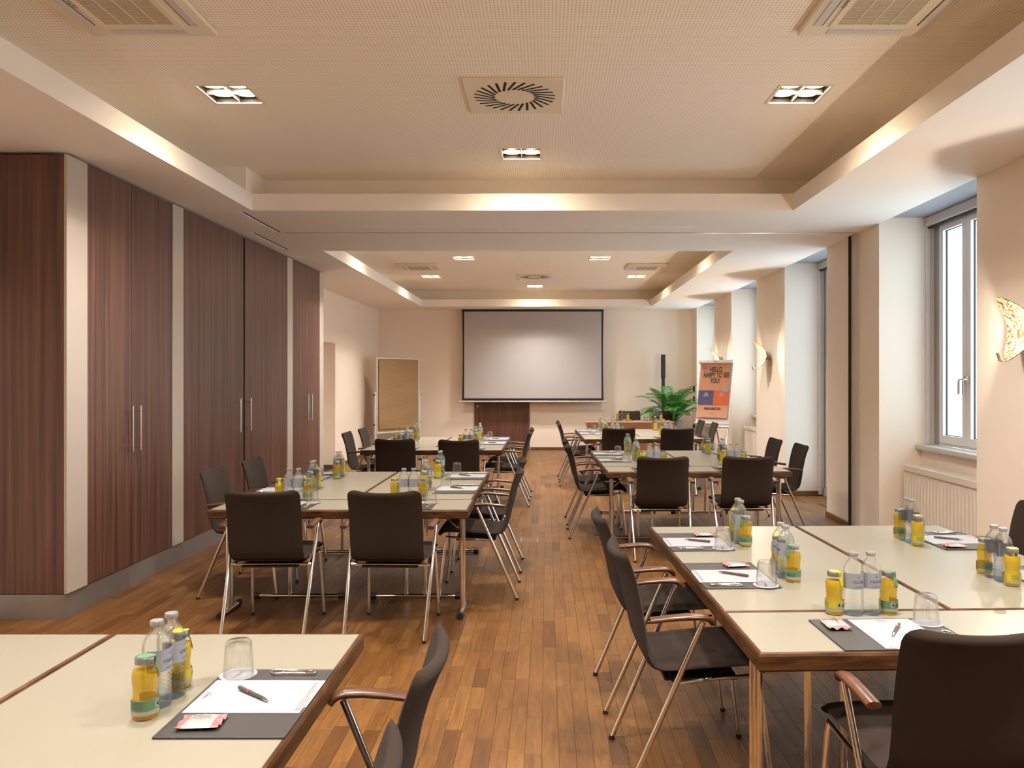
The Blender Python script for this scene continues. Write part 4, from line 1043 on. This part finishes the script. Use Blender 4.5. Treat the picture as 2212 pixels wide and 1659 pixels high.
build_items()
PROTOS = [o for o in PT.values() if isinstance(o, bpy.types.Object)]
ZTOP = TZ
def setting(place, O, f, near=False, flip=False, pouch=True, rnd_seed=0, keep='all', z=0.0):
    """place: words; O: middle of the pad on the table edge; f: degrees the sitter looks (0 = +Y)"""
    rn = random.Random(hash(place) % 1000 if False else sum(ord(c) for c in place) + rnd_seed)
    a = R(f); ca, sa = math.cos(a), math.sin(a); n = '_n' if near else ''
    def W(u, v, zz): x = u - 0.2125; return (O[0] + x * ca - v * sa, O[1] + x * sa + v * ca, ZTOP + z + zz)
    def put(key, u, v, zz, rot, label, group, name=None, cat=None):
        src = PT[key]
        if isinstance(src, bpy.types.Mesh):
            o = link(name, src); o.location = W(u, v, zz); o.rotation_euler = (0, 0, a + rot); tag(o, label, cat, group)
        else: clone(src, W(u, v, zz), a + rot, label, group)
    P = place; j = lambda s=0.004: rn.uniform(-s, s)
    put('pad', 0.2125, 0.004, 0.0, j(0.012), 'black leather desk pad at the ' + P, 'desk pads', 'desk_pad', 'desk pad')
    put('paper' + n, 0.235 + j(), 0.004, 0.0045, j(0.02), 'blank white paper sheet at the ' + P, 'white paper sheets')
    put('pen', 0.235 + j(0.01), 0.168 + j(0.01), 0.007, R(-35) + j(0.08) if f else R(-38), 'slim taupe pen on paper at the ' + P, 'pens')
    put('opener', 0.392, 0.105 + j(0.01), 0.0055, R(90) + j(0.1), 'chrome bottle opener at the ' + P, 'bottle openers', 'bottle_opener', 'bottle opener')
    if pouch: put('pouch' + n, 0.066 + j(), 0.232 + j(0.01), 0.002, R(-90) + j(0.12), 'white and pink snack pouch at the ' + P, 'snack pouches')
    put('coaster' + n, 0.384 + j(), 0.258 + j(), 0.0046, j(0.3), 'round white coaster at the ' + P, 'paper coasters')
    put('tumbler', 0.384 + j(0.002), 0.258 + j(0.002), 0.0064, 0, 'upturned drinking glass at the ' + P, 'upturned glasses', 'drinking_glass', 'glass')
    us = [0.122, 0.187, 0.251, 0.314]; l, r_ = ('g', 'y') if flip else ('y', 'g')
    nm = {'y': 'orange juice', 'g': 'apple juice'}; tint = {'y': 'yellow', 'g': 'green'}
    put('juice_%s%s' % (l, n), us[0], 0.388 + j(), 0, j(0.2), '%s bottle with %s label at the %s' % (nm[l], tint[l], P), nm[l] + ' bottles')
    put('water' + n, us[1], 0.384 + j(), 0, j(0.15), 'water bottle beside the %s at the %s' % (nm[l], P), 'water bottles')
    put('water' + n, us[2], 0.384 + j(), 0, j(0.15), 'water bottle beside the %s at the %s' % (nm[r_], P), 'water bottles')
    put('juice_%s%s' % (r_, n), us[3], 0.388 + j(), 0, j(0.2), '%s bottle with %s label at the %s' % (nm[r_], tint[r_], P), nm[r_] + ' bottles')
setting('front left block place', (-0.598, 2.04), 90, near=True, flip=True)
for nmx, yy in (('nearer', 5.91), ('farther', 6.67)): setting(nmx + ' aisle-side middle left place', (-0.512, yy), 90, pouch=False)
for nmx, yy in (('nearer', 5.90), ('farther', 6.64)): setting(nmx + ' wardrobe-side middle left place', (-2.115, yy), -90)
for nmx, xx in (('left', -1.72), ('right', -0.94)): setting(nmx + ' near-end middle left place', (xx, 5.006), 0)
for nmx, yy in (('nearer', 10.04), ('farther', 10.72)): setting(nmx + ' aisle-side back left place', (-0.516, yy), 90, pouch=False)
for nmx, yy in (('nearer', 9.98), ('farther', 10.72)): setting(nmx + ' wardrobe-side back left place', (-2.139, yy), -90)
for nmx, xx in (('left', -1.72), ('right', -0.94)): setting(nmx + ' near-end back left place', (xx, 9.14), 0)
D = math.degrees
for k, wl, wr, wn in (('R1', (0.94, 1.62), (0.84, 1.60), (0.48,)), ('R2', (1.0, 1.68), (0.95, 1.70), (0.4625, 1.215)), ('R3', (0.98, 1.68), (1.0, 1.78), (0.46, 1.21))):
    g = D(BLK[k][1]); nb = NB[k]
    for nmx, y in zip(('nearer', 'farther'), wl): setting('%s aisle-side %s place' % (nmx, nb), B(k, 0.005, y), g - 90, near=(k == 'R1'))
    for nmx, y in zip(('nearer', 'farther'), wr): setting('%s window-side %s place' % (nmx, nb), B(k, BLK[k][2] - 0.005, y), g + 90, near=(k == 'R1'))
    for nmx, x in zip(('left', 'right') if len(wn) > 1 else ('',), wn): setting(('%s near-end %s place' % (nmx, nb)).strip(), B(k, x, 0.006), g, near=(k == 'R1'))
setting('presenter desk place farther from the palm', (1.45, DY1 - 0.004), 180, z=0.004); setting('presenter desk place beside the palm', (2.08, DY1 - 0.004), 180, z=0.004)
for r in PROTOS:
    for c in kids(r):
        for g in kids(c): bpy.data.objects.remove(g)
        bpy.data.objects.remove(c)
    bpy.data.objects.remove(r)
